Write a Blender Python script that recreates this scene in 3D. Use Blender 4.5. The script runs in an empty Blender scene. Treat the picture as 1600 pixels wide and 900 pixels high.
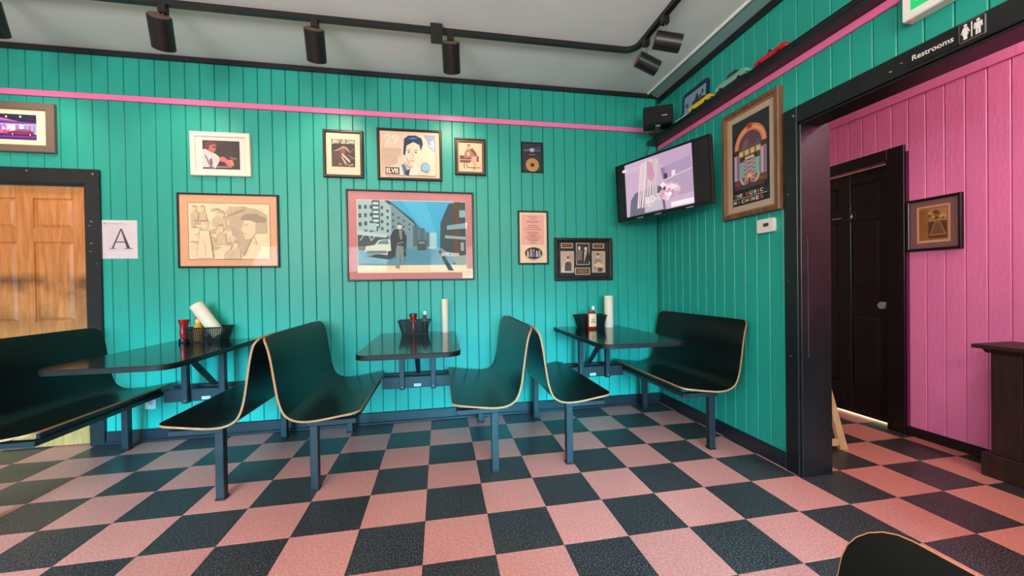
import bpy, math, random
from mathutils import Vector, Matrix, Euler
random.seed(7)
PI = math.pi
scene = bpy.context.scene
COL = scene.collection

# ------------------------------------------------------------------ camera
CAM = (0.0886, -2.2494, 1.1494)
YAW, PITCH, ROLL, FPX = 0.1832, 0.0088, 0.0151, 608.86
cd = bpy.data.cameras.new('camera'); cam = bpy.data.objects.new('camera', cd); COL.objects.link(cam)
cd.sensor_fit = 'HORIZONTAL'; cd.sensor_width = 36.0; cd.lens = FPX / 1600 * 36.0
cd.clip_start = 0.02; cd.clip_end = 100
_f = Vector((math.sin(YAW) * math.cos(PITCH), math.cos(YAW) * math.cos(PITCH), -math.sin(PITCH)))
_r = Vector((math.cos(YAW), -math.sin(YAW), 0)); _d = _f.cross(_r)
_r2 = math.cos(ROLL) * _r + math.sin(ROLL) * _d; _d2 = -math.sin(ROLL) * _r + math.cos(ROLL) * _d
cam.matrix_world = Matrix(((_r2.x, -_d2.x, -_f.x, CAM[0]), (_r2.y, -_d2.y, -_f.y, CAM[1]), (_r2.z, -_d2.z, -_f.z, CAM[2]), (0, 0, 0, 1)))
scene.camera = cam
def project(p):
    v = Vector(p) - Vector(CAM); z = v.dot(_f)
    if z < 0.05: return None
    return 800 + FPX * v.dot(_r2) / z, 450 + FPX * v.dot(_d2) / z

# ------------------------------------------------------------------ world, exposure, window fill lights
w = bpy.data.worlds.new('world'); scene.world = w; w.use_nodes = True
bg = w.node_tree.nodes['Background']; bg.inputs[0].default_value = (0.62, 0.78, 1.0, 1); bg.inputs[1].default_value = 0.6
vs = scene.view_settings
vs.view_transform = 'Standard'; vs.look = 'None'; vs.gamma = 1.0; vs.use_curve_mapping = False
vs.exposure = 0.0
def area(name, loc, rot, sx, sy, power, col):
    l = bpy.data.lights.new(name, 'AREA'); l.shape = 'RECTANGLE'; l.size = sx; l.size_y = sy
    l.energy = power; l.color = col
    o = bpy.data.objects.new(name, l); COL.objects.link(o); o.location = loc; o.rotation_euler = rot
    return o
# added fill lamps at the two shop windows in the wall behind the camera
FRONT_Y, LEFT_X = -4.3, -4.6
for _x, _w, _p, _u in ((-2.3, 2.6, 50, 190), (0.9, 2.0, 40, 95)):      # narrow low beam brightens the lower wall, upturned lamp brightens the ceiling
    _a = area('window_fill', (_x, FRONT_Y + 0.35, 0.80), (math.radians(78), 0, 0), _w, 0.9, _p, (0.12, 0.68, 1.0))
    _a.data.spread = math.radians(32)
    area('window_fill', (_x, FRONT_Y + 0.05, 1.75), (math.radians(140), 0, 0), _w, 0.9, _u, (0.80, 0.94, 1.0))
_a = area('window_fill', (LEFT_X + 0.3, -2.4, 0.9), (math.radians(82), 0, math.radians(-62)), 1.8, 0.9, 4, (0.22, 0.76, 1.0)); _a.data.spread = math.radians(40)  # added low fill beam aimed at the lower right wall

# ------------------------------------------------------------------ helpers
def lin(c):
    return tuple(((x / 255) / 12.92 if x / 255 <= 0.04045 else ((x / 255 + 0.055) / 1.055) ** 2.4) for x in c[:3])
class MB:
    def __init__(s): s.v = []; s.f = []; s.m = []
    def add(s, vs, fs, m=0):
        b = len(s.v); s.v += [tuple(p) for p in vs]
        for f in fs: s.f.append(tuple(b + i for i in f)); s.m.append(m)
        return s
    def box(s, x0, x1, y0, y1, z0, z1, m=0):
        return s.add([(x0,y0,z0),(x1,y0,z0),(x1,y1,z0),(x0,y1,z0),(x0,y0,z1),(x1,y0,z1),(x1,y1,z1),(x0,y1,z1)],
                     [(0,3,2,1),(4,5,6,7),(0,1,5,4),(1,2,6,5),(2,3,7,6),(3,0,4,7)], m)
    def bbox(s, x0, x1, y0, y1, z0, z1, b=0.003, m=0):
        # box with chamfered edges: three nested shells joined (24-vertex chamfer box)
        pts = {}
        V = []
        def vid(ix, iy, iz, k):
            key = (ix, iy, iz, k)
            if key not in pts:
                x = x1 if ix else x0; y = y1 if iy else y0; z = z1 if iz else z0
                dx = -b if ix else b; dy = -b if iy else b; dz = -b if iz else b
                p = {0: (x, y + dy, z + dz), 1: (x + dx, y, z + dz), 2: (x + dx, y + dy, z)}[k]
                pts[key] = len(V); V.append(p)
            return pts[key]
        F = []
        for i in (0, 1):
            F.append([vid(i,0,0,0), vid(i,1,0,0), vid(i,1,1,0), vid(i,0,1,0)][::1 if i else -1])
            F.append([vid(0,i,0,1), vid(1,i,0,1), vid(1,i,1,1), vid(0,i,1,1)][::-1 if i else 1])
            F.append([vid(0,0,i,2), vid(1,0,i,2), vid(1,1,i,2), vid(0,1,i,2)][::1 if i else -1])
        for a in (0, 1):
            for c in (0, 1):
                F.append([vid(a,c,0,0), vid(a,c,1,0), vid(a,c,1,1), vid(a,c,0,1)])
                F.append([vid(a,0,c,0), vid(a,1,c,0), vid(a,1,c,2), vid(a,0,c,2)])
                F.append([vid(0,a,c,1), vid(1,a,c,1), vid(1,a,c,2), vid(0,a,c,2)])
                for e in (0, 1): F.append([vid(a,c,e,0), vid(a,c,e,1), vid(a,c,e,2)])
        # orient outward
        c0 = Vector(((x0+x1)/2, (y0+y1)/2, (z0+z1)/2))
        out = []
        for f in F:
            P = [Vector(V[i]) for i in f]; n = (P[1]-P[0]).cross(P[2]-P[0]); c = sum(P, Vector())/len(P)
            out.append(f if n.dot(c - c0) > 0 else f[::-1])
        return s.add(V, out, m)
    def bar(s, a, b, w, h, m=0, up=(0, 0, 1)):
        a = Vector(a); b = Vector(b); d = (b - a).normalized(); u = Vector(up)
        if abs(d.dot(u)) > 0.95: u = Vector((0, 1, 0))
        r = d.cross(u).normalized(); u = r.cross(d)
        P = []
        for p in (a, b):
            for i, j in ((-1,-1),(1,-1),(1,1),(-1,1)): P.append(p + r*(i*w/2) + u*(j*h/2))
        return s.add(P, [(0,1,2,3),(7,6,5,4),(0,4,5,1),(1,5,6,2),(2,6,7,3),(3,7,4,0)], m)
    def tube(s, pts, r, n=10, m=0, caps=True):
        pts = [Vector(p) for p in pts]; base = len(s.v); rings = []
        for i, p in enumerate(pts):
            d = (pts[min(i+1, len(pts)-1)] - pts[max(i-1, 0)]).normalized()
            u = Vector((0, 0, 1)) if abs(d.z) < 0.9 else Vector((0, 1, 0))
            e1 = d.cross(u).normalized(); e2 = e1.cross(d)
            rr = r[i] if isinstance(r, (list, tuple)) else r
            rings.append([p + e1*(rr*math.cos(2*PI*k/n)) + e2*(rr*math.sin(2*PI*k/n)) for k in range(n)])
        V = [q for R in rings for q in R]; F = []
        for i in range(len(pts)-1):
            for k in range(n):
                k2 = (k+1) % n; F.append((i*n+k, (i+1)*n+k, (i+1)*n+k2, i*n+k2))
        if caps:
            F.append(tuple(range(n))); F.append(tuple((len(pts)-1)*n + k for k in reversed(range(n))))
        return s.add(V, F, m)
    def lathe(s, prof, n=20, m=0, c=(0, 0), ax=None):
        # prof: (r, z); axis = z through c, or a 4x4 matrix
        V = []; F = []
        for r, z in prof:
            for k in range(n): V.append((c[0] + r*math.cos(2*PI*k/n), c[1] + r*math.sin(2*PI*k/n), z))
        for i in range(len(prof)-1):
            for k in range(n):
                k2 = (k+1) % n; F.append((i*n+k, i*n+k2, (i+1)*n+k2, (i+1)*n+k))
        if prof[0][0] > 1e-6: F.append(tuple(reversed(range(n))))
        if prof[-1][0] > 1e-6: F.append(tuple((len(prof)-1)*n + k for k in range(n)))
        if ax is not None: V = [tuple(ax @ Vector(p)) for p in V]
        return s.add(V, F, m)
    def prism(s, poly, axis, a, b, m=0):
        # poly: 2-D outline (counter-clockwise); extruded along axis from a to b
        def P(u, v, t): return {0: (t, u, v), 1: (u, t, v), 2: (u, v, t)}[axis]
        n = len(poly); V = [P(u, v, a) for u, v in poly] + [P(u, v, b) for u, v in poly]
        F = [tuple(range(n))[::-1], tuple(n + i for i in range(n))]
        for i in range(n): j = (i+1) % n; F.append((i, j, n+j, n+i))
        if axis == 1: F = [f[::-1] for f in F]
        return s.add(V, F, m)
    def mesh(s, name, mats, smooth=None):
        used = sorted({i for f in s.f for i in f})
        if len(used) < len(s.v):
            k = {o: n for n, o in enumerate(used)}; s.v = [s.v[i] for i in used]; s.f = [tuple(k[i] for i in f) for f in s.f]
        me = bpy.data.meshes.new(name); me.from_pydata(s.v, [], s.f); me.validate()
        for m in (mats if isinstance(mats, (list, tuple)) else [mats]): me.materials.append(m)
        if len(me.polygons) == len(s.m): me.polygons.foreach_set('material_index', s.m)
        if smooth is not None:
            me.polygons.foreach_set('use_smooth', [True]*len(me.polygons))
            me.set_sharp_from_angle(angle=math.radians(smooth))
        me.update(); return me
    def build(s, name, mats, parent=None, smooth=None):
        return link(bpy.data.objects.new(name, s.mesh(name, mats, smooth)), parent)
def link(o, parent=None):
    COL.objects.link(o)
    if parent: o.parent = parent
    return o
def tag(o, label=None, cat=None, group=None, kind=None):
    if label: o['label'] = label
    if cat: o['category'] = cat
    if group: o['group'] = group
    if kind: o['kind'] = kind
    return o
def thing(name, label, cat, loc=(0, 0, 0), rz=0, group=None):
    o = bpy.data.objects.new(name, None); o.empty_display_size = 0.05; COL.objects.link(o)
    o.location = loc; o.rotation_euler = (0, 0, rz)
    return tag(o, label, cat, group)
def copy_tree(o, parent=None):
    c = o.copy(); COL.objects.link(c); c.parent = parent
    for ch in list(o.children): copy_tree(ch, c)
    return c

# ------------------------------------------------------------------ materials
MATS = {}
def mat(name, col, rough=0.5, metal=0.0, spec=0.5, bump=None, var=None, stretch=None, coat=0.0, emit=None):
    """col sRGB 0-255; bump=(scale,strength,dist); var=(scale, amount); stretch=(x,y,z) of the noise"""
    if name in MATS: return MATS[name]
    m = bpy.data.materials.new(name); m.use_nodes = True; nt = m.node_tree; N = nt.nodes; L = nt.links
    b = N['Principled BSDF']; c = lin(col) + (1,)
    b.inputs['Base Color'].default_value = c; b.inputs['Roughness'].default_value = rough
    b.inputs['Metallic'].default_value = metal; b.inputs['Specular IOR Level'].default_value = spec
    b.inputs['Coat Weight'].default_value = coat; b.inputs['Coat Roughness'].default_value = 0.05
    if emit: b.inputs['Emission Color'].default_value = c; b.inputs['Emission Strength'].default_value = emit
    if bump or var:
        g = N.new('ShaderNodeNewGeometry'); mp = N.new('ShaderNodeMapping')
        L.new(g.outputs['Position'], mp.inputs['Vector'])
        if stretch: mp.inputs['Scale'].default_value = stretch
    if var:
        n = N.new('ShaderNodeTexNoise'); n.inputs['Scale'].default_value = var[0]; n.inputs['Detail'].default_value = 4
        L.new(mp.outputs[0], n.inputs['Vector'])
        r = N.new('ShaderNodeMapRange'); r.inputs[1].default_value = 0.3; r.inputs[2].default_value = 0.7
        r.inputs[3].default_value = 1 - var[1]; r.inputs[4].default_value = 1 + var[1]
        L.new(n.outputs[0], r.inputs[0])
        mx = N.new('ShaderNodeVectorMath'); mx.operation = 'SCALE'; mx.inputs[0].default_value = c[:3]
        L.new(r.outputs[0], mx.inputs['Scale']); L.new(mx.outputs[0], b.inputs['Base Color'])
    if bump:
        n = N.new('ShaderNodeTexNoise'); n.inputs['Scale'].default_value = bump[0]; n.inputs['Detail'].default_value = 5
        L.new(mp.outputs[0], n.inputs['Vector'])
        bp = N.new('ShaderNodeBump'); bp.inputs['Strength'].default_value = bump[1]; bp.inputs['Distance'].default_value = bump[2]
        L.new(n.outputs[0], bp.inputs['Height']); L.new(bp.outputs[0], b.inputs['Normal'])
    MATS[name] = m; return m
TEAL = mat('teal_paint', (30, 150, 132), 0.42, bump=(30, 0.25, 0.004), var=(3, 0.07), stretch=(1, 1, 0.35))
PINK = mat('pink_paint', (232, 124, 176), 0.45, bump=(45, 0.5, 0.005), var=(4, 0.06), stretch=(1, 1, 0.4))
PINKR = mat('pink_rail_paint', (236, 112, 158), 0.35, bump=(30, 0.15, 0.003))
TRIM = mat('black_trim_paint', (22, 20, 21), 0.38, bump=(40, 0.25, 0.003), var=(8, 0.35))
BASE = mat('baseboard_paint', (33, 31, 38), 0.32, bump=(30, 0.15, 0.003), var=(9, 0.25))
CEIL = mat('ceiling_paint', (236, 230, 226), 0.8, bump=(12, 0.12, 0.004), var=(1.5, 0.04))
WHITE = mat('white_paint', (224, 216, 208), 0.5)
LAM = mat('black_laminate', (17, 16, 15), 0.26, spec=0.2, bump=(260, 0.05, 0.001))
TABL = mat('table_laminate', (13, 14, 14), 0.13, spec=0.6, var=(120, 0.3))
TEDGE = mat('table_edge_rubber', (17, 13, 13), 0.5, spec=0.25)
PLY = mat('plywood_edge', (178, 116, 72), 0.5, var=(60, 0.15), stretch=(1, 0.2, 1))
STEEL = mat('black_steel', (30, 29, 35), 0.42, spec=0.5, bump=(60, 0.2, 0.002), var=(14, 0.35))
CHROME = mat('chrome', (200, 200, 205), 0.18, metal=1.0)
BLACKP = mat('black_plastic', (14, 14, 15), 0.4, bump=(80, 0.1, 0.001))
LAMPB = mat('lamp_black', (24, 20, 19), 0.38)
WALLW = mat('plain_wall', (190, 176, 160), 0.7)

def tile_mat(name, base, fleck, fleck2, scale, lo, hi, rough):
    m = bpy.data.materials.new(name); m.use_nodes = True; nt = m.node_tree; N = nt.nodes; L = nt.links
    b = N['Principled BSDF']; b.inputs['Roughness'].default_value = rough
    g = N.new('ShaderNodeNewGeometry')
    n = N.new('ShaderNodeTexNoise'); n.inputs['Scale'].default_value = scale; n.inputs['Detail'].default_value = 3
    L.new(g.outputs['Position'], n.inputs['Vector'])
    r = N.new('ShaderNodeValToRGB'); e = r.color_ramp.elements
    e[0].position = lo; e[0].color = lin(base) + (1,); e[1].position = hi; e[1].color = lin(fleck) + (1,)
    x = e.new(max(0.0, lo - 0.12)); x.color = lin(fleck2) + (1,)
    L.new(n.outputs[0], r.inputs[0])
    oi = N.new('ShaderNodeObjectInfo')
    mr = N.new('ShaderNodeMapRange'); mr.inputs[3].default_value = 0.93; mr.inputs[4].default_value = 1.07
    L.new(oi.outputs['Random'], mr.inputs[0])
    n2 = N.new('ShaderNodeTexNoise'); n2.inputs['Scale'].default_value = 2.2; n2.inputs['Detail'].default_value = 5
    L.new(g.outputs['Position'], n2.inputs['Vector'])
    mr2 = N.new('ShaderNodeMapRange'); mr2.inputs[1].default_value = 0.35; mr2.inputs[2].default_value = 0.7
    mr2.inputs[3].default_value = 0.94; mr2.inputs[4].default_value = 1.06; L.new(n2.outputs[0], mr2.inputs[0])
    mm = N.new('ShaderNodeMath'); mm.operation = 'MULTIPLY'; L.new(mr.outputs[0], mm.inputs[0]); L.new(mr2.outputs[0], mm.inputs[1])
    mx = N.new('ShaderNodeVectorMath'); mx.operation = 'SCALE'; L.new(r.outputs[0], mx.inputs[0]); L.new(mm.outputs[0], mx.inputs['Scale'])
    L.new(mx.outputs[0], b.inputs['Base Color'])
    rr = N.new('ShaderNodeMapRange'); rr.inputs[1].default_value = 0.3; rr.inputs[2].default_value = 0.7
    rr.inputs[3].default_value = rough - 0.06; rr.inputs[4].default_value = rough + 0.1
    L.new(n2.outputs[0], rr.inputs[0]); L.new(rr.outputs[0], b.inputs['Roughness'])
    return m
TILE_P = tile_mat('pink_tile', (205, 127, 116), (214, 142, 130), (192, 115, 105), 110, 0.5, 0.66, 0.36)
TILE_K = tile_mat('black_tile', (40, 36, 38), (112, 106, 106), (24, 22, 23), 150, 0.5, 0.70, 0.36)

def wood_mat(name, c1, c2, stain=False):
    m = bpy.data.materials.new(name); m.use_nodes = True; nt = m.node_tree; N = nt.nodes; L = nt.links
    b = N['Principled BSDF']; b.inputs['Roughness'].default_value = 0.5
    g = N.new('ShaderNodeNewGeometry'); mp = N.new('ShaderNodeMapping'); mp.inputs['Scale'].default_value = (9, 9, 0.9)
    L.new(g.outputs['Position'], mp.inputs['Vector'])
    n = N.new('ShaderNodeTexNoise'); n.inputs['Scale'].default_value = 4; n.inputs['Detail'].default_value = 6; n.inputs['Distortion'].default_value = 0.6
    L.new(mp.outputs[0], n.inputs['Vector'])
    r = N.new('ShaderNodeValToRGB'); e = r.color_ramp.elements
    e[0].position = 0.35; e[0].color = lin(c1) + (1,); e[1].position = 0.65; e[1].color = lin(c2) + (1,)
    L.new(n.outputs[0], r.inputs[0]); out = r.outputs[0]
    if stain:   # the worn, smeared hand marks across the middle of the door
        n2 = N.new('ShaderNodeTexNoise'); n2.inputs['Scale'].default_value = 5; n2.inputs['Detail'].default_value = 6
        L.new(g.outputs['Position'], n2.inputs['Vector'])
        sx = N.new('ShaderNodeSeparateXYZ'); L.new(g.outputs['Position'], sx.inputs[0])
        # mask: a smear whose upper rim lies at z 1.27 and which fades out towards z 0.9
        up = N.new('ShaderNodeMapRange'); up.inputs[1].default_value = 1.30; up.inputs[2].default_value = 1.23
        lo = N.new('ShaderNodeMapRange'); lo.inputs[1].default_value = 0.72; lo.inputs[2].default_value = 1.25
        L.new(sx.outputs[2], up.inputs[0]); L.new(sx.outputs[2], lo.inputs[0])
        a = N.new('ShaderNodeMath'); a.operation = 'MULTIPLY'; L.new(up.outputs[0], a.inputs[0]); L.new(lo.outputs[0], a.inputs[1])
        k = N.new('ShaderNodeMapRange'); k.inputs[1].default_value = 0.38; k.inputs[2].default_value = 0.62; L.new(n2.outputs[0], k.inputs[0])
        a2 = N.new('ShaderNodeMath'); a2.operation = 'MULTIPLY'; L.new(a.outputs[0], a2.inputs[0]); L.new(k.outputs[0], a2.inputs[1])
        a3 = N.new('ShaderNodeMath'); a3.operation = 'MULTIPLY'; a3.inputs[1].default_value = 1.0; L.new(a2.outputs[0], a3.inputs[0])
        mx = N.new('ShaderNodeMix'); mx.data_type = 'RGBA'; L.new(a3.outputs[0], mx.inputs[0]); L.new(out, mx.inputs[6])
        mx.inputs[7].default_value = lin((96, 58, 26)) + (1,); out = mx.outputs[2]
    L.new(out, b.inputs['Base Color'])
    bp = N.new('ShaderNodeBump'); bp.inputs['Strength'].default_value = 0.12; bp.inputs['Distance'].default_value = 0.002
    L.new(n.outputs[0], bp.inputs['Height']); L.new(bp.outputs[0], b.inputs['Normal'])
    return m
PINE = wood_mat('pine_wood', (178, 104, 50), (204, 132, 72), True)
WALNUT = wood_mat('frame_walnut', (92, 58, 36), (122, 80, 52))
DARKWOOD = wood_mat('dark_stained_wood', (34, 18, 18), (52, 28, 26))
TANWOOD = wood_mat('tan_wood', (206, 172, 124), (222, 190, 146))

def glass_mat():
    m = bpy.data.materials.new('picture_glass'); m.use_nodes = True; nt = m.node_tree; N = nt.nodes; L = nt.links
    N.remove(N['Principled BSDF']); o = N['Material Output']
    t = N.new('ShaderNodeBsdfTransparent'); g = N.new('ShaderNodeBsdfGlossy'); g.inputs['Roughness'].default_value = 0.03
    f = N.new('ShaderNodeFresnel'); f.inputs['IOR'].default_value = 1.22; x = N.new('ShaderNodeMixShader')
    gg = N.new('ShaderNodeNewGeometry'); fm = N.new('ShaderNodeMath'); fm.operation = 'SUBTRACT'; fm.use_clamp = True   # pane: reflect at the front face only
    L.new(f.outputs[0], fm.inputs[0]); L.new(gg.outputs['Backfacing'], fm.inputs[1])
    L.new(fm.outputs[0], x.inputs[0]); L.new(t.outputs[0], x.inputs[1]); L.new(g.outputs[0], x.inputs[2]); L.new(x.outputs[0], o.inputs[0])
    return m
GLASS = glass_mat()
def print_mat(name, emit=0.0, rough=0.6):
    m = bpy.data.materials.new(name); m.use_nodes = True; nt = m.node_tree; N = nt.nodes; L = nt.links
    b = N['Principled BSDF']; b.inputs['Roughness'].default_value = rough
    a = N.new('ShaderNodeVertexColor'); a.layer_name = 'Col'
    if emit:
        b.inputs['Base Color'].default_value = (0.01, 0.01, 0.01, 1); b.inputs['Roughness'].default_value = 0.15
        L.new(a.outputs[0], b.inputs['Emission Color']); b.inputs['Emission Strength'].default_value = emit
    else: L.new(a.outputs[0], b.inputs['Base Color'])
    return m
PRINT = print_mat('printed_paper'); SCREEN = print_mat('lit_screen', 1.0); SIGNLIT = print_mat('lit_sign', 0.9)

# flat print: coloured polygons stacked in layers 0.25 mm apart, drawn in the local x (right) / z (up) plane
class Art:
    def __init__(s, W, H, bgc): s.W, s.H = W, H; s.v = []; s.f = []; s.c = []; s.L = 0; s.rect(0, 0, 1, 1, bgc)
    def poly(s, P, c, L=None):
        if L is None: s.L += 1; L = s.L
        b = len(s.v); y = -0.00012 * L
        A = sum(P[i][0]*P[(i+1) % len(P)][1] - P[(i+1) % len(P)][0]*P[i][1] for i in range(len(P)))
        if A < 0: P = P[::-1]
        s.v += [(min(max(u, 0), 1)*s.W - s.W/2, y, min(max(v, 0), 1)*s.H) for u, v in P]
        s.f.append(tuple(range(b, b + len(P)))); s.c.append(lin(c)); return s
    def rect(s, u0, v0, u1, v1, c, L=None): return s.poly([(u0, v0), (u1, v0), (u1, v1), (u0, v1)], c, L)
    def ell(s, u, v, a, b, c, n=20, a0=0, a1=2*PI, L=None):
        n2 = n if abs(a1 - a0 - 2*PI) < 1e-6 else n + 1
        return s.poly([(u + a*math.cos(a0 + (a1-a0)*k/n), v + b*math.sin(a0 + (a1-a0)*k/n)) for k in range(n2)], c, L)
    def line(s, P, wd, c):
        s.L += 1
        for (u0, v0), (u1, v1) in zip(P, P[1:]):
            x0, z0, x1, z1 = u0*s.W, v0*s.H, u1*s.W, v1*s.H; d = math.hypot(x1-x0, z1-z0) or 1
            nx, nz = -(z1-z0)/d*wd/2, (x1-x0)/d*wd/2
            s.poly([((x0+nx)/s.W, (z0+nz)/s.H), ((x1+nx)/s.W, (z1+nz)/s.H), ((x1-nx)/s.W, (z1-nz)/s.H), ((x0-nx)/s.W, (z0-nz)/s.H)], c, s.L)
        return s
    def text(s, t, u, v, h, c, width=None, bold=0.0, rot=0, shear=0):
        """text with its lower left corner at (u, v); h = cap height in units of H; width in units of W"""
        me = text_mesh(t, bold, shear)
        xs = [p.co.x for p in me.vertices]; ys = [p.co.y for p in me.vertices]
        x0, x1, y0, y1 = min(xs), max(xs), min(ys), max(ys)
        sy = h*s.H/(y1-y0); sx = (width*s.W/(x1-x0)) if width else sy
        s.L += 1; b = len(s.v); y = -0.00012*s.L
        for p in me.vertices:
            X, Z = (p.co.x-x0)*sx, (p.co.y-y0)*sy
            if rot: X, Z = X*math.cos(rot) - Z*math.sin(rot), X*math.sin(rot) + Z*math.cos(rot)
            s.v.append((u*s.W - s.W/2 + X, y, v*s.H + Z))
        for p in me.polygons:
            f = [b+i for i in p.vertices]
            if p.normal.z < 0: f = f[::-1]
            s.f.append(tuple(f)); s.c.append(lin(c))
        bpy.data.meshes.remove(me); return s
    def build(s, name, parent, loc, material=None):
        me = bpy.data.meshes.new(name); me.from_pydata(s.v, [], s.f)
        at = me.color_attributes.new('Col', 'FLOAT_COLOR', 'CORNER')
        d = []
        for p, c in zip(me.polygons, s.c): d += list(c + (1.0,)) * p.loop_total
        at.data.foreach_set('color', d); me.materials.append(material or PRINT)
        o = link(bpy.data.objects.new(name, me), parent); o.location = loc; return o
def text_mesh(t, bold=0.0, shear=0):
    cu = bpy.data.curves.new('lettering', 'FONT'); cu.body = t; cu.size = 1; cu.offset = bold; cu.shear = shear; cu.resolution_u = 3
    ob = bpy.data.objects.new('lettering', cu); me = bpy.data.meshes.new_from_object(ob)
    bpy.data.objects.remove(ob); bpy.data.curves.remove(cu); return me

# ------------------------------------------------------------------ the room
WY, WX, H = 1.16, 2.16, 2.933          # face of the back wall boards, of the right wall boards, ceiling height
PX = 3.47                              # face of the pink corridor wall
BT = 0.011                             # board thickness
# floor: one tile = one object
T = 0.305
fl = MB().box(LEFT_X, 3.6, FRONT_Y, 1.4, -0.05, -0.0065).build('floor', mat('floor_bed', (30, 28, 28), 0.8))
tag(fl, 'pink and black checkerboard tile floor', 'floor', kind='structure')
def tile_mesh(name, m):
    g = 0.0005; b = 0.0012; h = T/2
    mb = MB(); r0 = h-g; r1 = h-g-b
    V = [(-r0,-r0,-0.006),(r0,-r0,-0.006),(r0,r0,-0.006),(-r0,r0,-0.006),(-r0,-r0,-0.0007),(r0,-r0,-0.0007),(r0,r0,-0.0007),(-r0,r0,-0.0007),(-r1,-r1,0),(r1,-r1,0),(r1,r1,0),(-r1,r1,0)]
    F = [(8,9,10,11)]
    for i in range(4):
        j = (i+1) % 4; F += [(i, j, 4+j, 4+i), (4+i, 4+j, 8+j, 8+i)]
    return mb.add(V, F).mesh(name, m)
TM = [tile_mesh('tile_pink', TILE_P), tile_mesh('tile_black', TILE_K)]
cells = []
for i in range(-15, 12):
    for j in range(-14, 4):
        x, y = (i+0.5)*T, (j+0.5)*T
        if x - T/2 < LEFT_X - T or x + T/2 > 3.47 + T or y > 1.3: continue
        ps = [project((x+a, y+b, 0)) for a in (-T/2, T/2) for b in (-T/2, T/2)]
        vis = any(p and -10 < p[0] < 1610 and 0 < p[1] < 910 for p in ps)
        cells.append((not vis, math.hypot(x-CAM[0], y-CAM[1]), i, j))
cells.sort(); rest = [MB(), MB()]; cnt = 0
for hid, d, i, j in cells:
    x, y = (i+0.5)*T, (j+0.5)*T; k = (i+j) % 2
    if not hid and cnt < 295:
        o = link(bpy.data.objects.new('floor_tile', TM[k]), fl); o.location = (x, y, random.uniform(-0.0004, 0)); cnt += 1
    else:
        me = TM[k]; rest[k].add([(v.co.x+x, v.co.y+y, v.co.z) for v in me.vertices], [tuple(p.vertices) for p in me.polygons])
for k in (0, 1):
    if rest[k].v: tag(rest[k].build('floor_tiles', [TILE_P, TILE_K][k], fl), kind='stuff')

# ceiling
ce = MB().box(LEFT_X, 2.055, FRONT_Y, 1.25, H, H+0.1).build('ceiling', CEIL)
tag(ce, 'pale grey painted ceiling', 'ceiling', kind='structure')
MB().tube([(2.05, FRONT_Y, H-0.004), (2.05, 1.155, H-0.004)], 0.011, 10).build('ceiling_highlight_bead', mat('highlight_white', (246, 238, 228), 0.3), ce, 60)  # bright white bead paints the highlight line along the ceiling edge
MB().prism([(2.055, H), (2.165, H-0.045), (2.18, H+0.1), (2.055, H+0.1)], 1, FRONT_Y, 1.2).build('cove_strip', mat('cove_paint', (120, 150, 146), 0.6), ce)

# one board: a chamfered strip, 1 m long, scaled along z
def board_mesh(name, wdt, m, facing):
    h = wdt/2 - 0.0016; c = 0.004
    prof = [(-h, 0), (-h, -BT+c), (-h+c, -BT), (h-c, -BT), (h, -BT+c), (h, 0)]   # (along wall, out of the wall = negative)
    V = []
    for z in (0, 1):
        for a, d in prof: V.append((a, d, z) if facing == 'y' else (d, -a, z))
    n = 6; F = [tuple(range(n))[::-1] if False else tuple(range(n)), tuple(n+i for i in range(n))[::-1]]
    for i in range(n): j = (i+1) % n; F.append((i, n+i, n+j, j))
    return MB().add(V, F).mesh(name, m)
# back wall
P_B = 0.1013; G0 = -2.926
DOOR_L, DOOR_R, DOOR_T = -3.29, -2.462, 1.935      # clear opening of the pine door
wb = MB()
wb.box(DOOR_R, 2.35, WY+BT, WY+0.16, 0, H).box(LEFT_X, DOOR_L, WY+BT, WY+0.16, 0, H).box(DOOR_L, DOOR_R, WY+BT, WY+0.16, DOOR_T, H)
wb = wb.build('wall_back', mat('teal_groove', (10, 96, 86), 0.6)); tag(wb, 'teal boarded wall behind the booths', 'wall', kind='structure')
BM = board_mesh('wall_board', P_B, TEAL, 'y')
for k in range(-17, 51):
    x = G0 + (k-0.5)*P_B
    if x < LEFT_X + 0.05 or x > 2.165: continue
    o = link(bpy.data.objects.new('wall_board', BM), wb)
    z0 = DOOR_T + 0.09 if DOOR_L - 0.06 < x < DOOR_R + 0.05 else 0.0
    o.location = (x, WY+BT, z0); o.scale = (1, 1, H-0.02-z0)
# right wall with the opening to the corridor
OY0, OY1, OT = -0.315, -1.75, 2.06
wr = MB()
wr.box(WX+BT, 2.34, OY0, 1.3, 0, H).box(WX+BT, 2.285, OY1, OY0, OT+0.02, H).box(WX+BT, 2.34, FRONT_Y, OY1, 0, H)
wr = wr.build('wall_right', mat('teal_groove', (10, 96, 86), 0.6)); tag(wr, 'teal boarded wall with the opening to the corridor', 'wall', kind='structure')
P_R = 0.1008
RM = board_mesh('wall_board', P_R, TEAL, 'x')
for k in range(-30, 13):
    y = -0.006 + (k-0.5)*P_R
    if y > 1.165: continue
    z0 = 0.0
    if OY1 - 0.05 < y < OY0 + 0.06: z0 = OT + 0.07
    if z0 == 0 and -0.33 < y < -0.24: z0 = OT + 0.07
    o = link(bpy.data.objects.new('wall_board', RM), wr); o.location = (WX+BT, y, z0); o.scale = (1, 1, H-0.03-z0)
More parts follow.
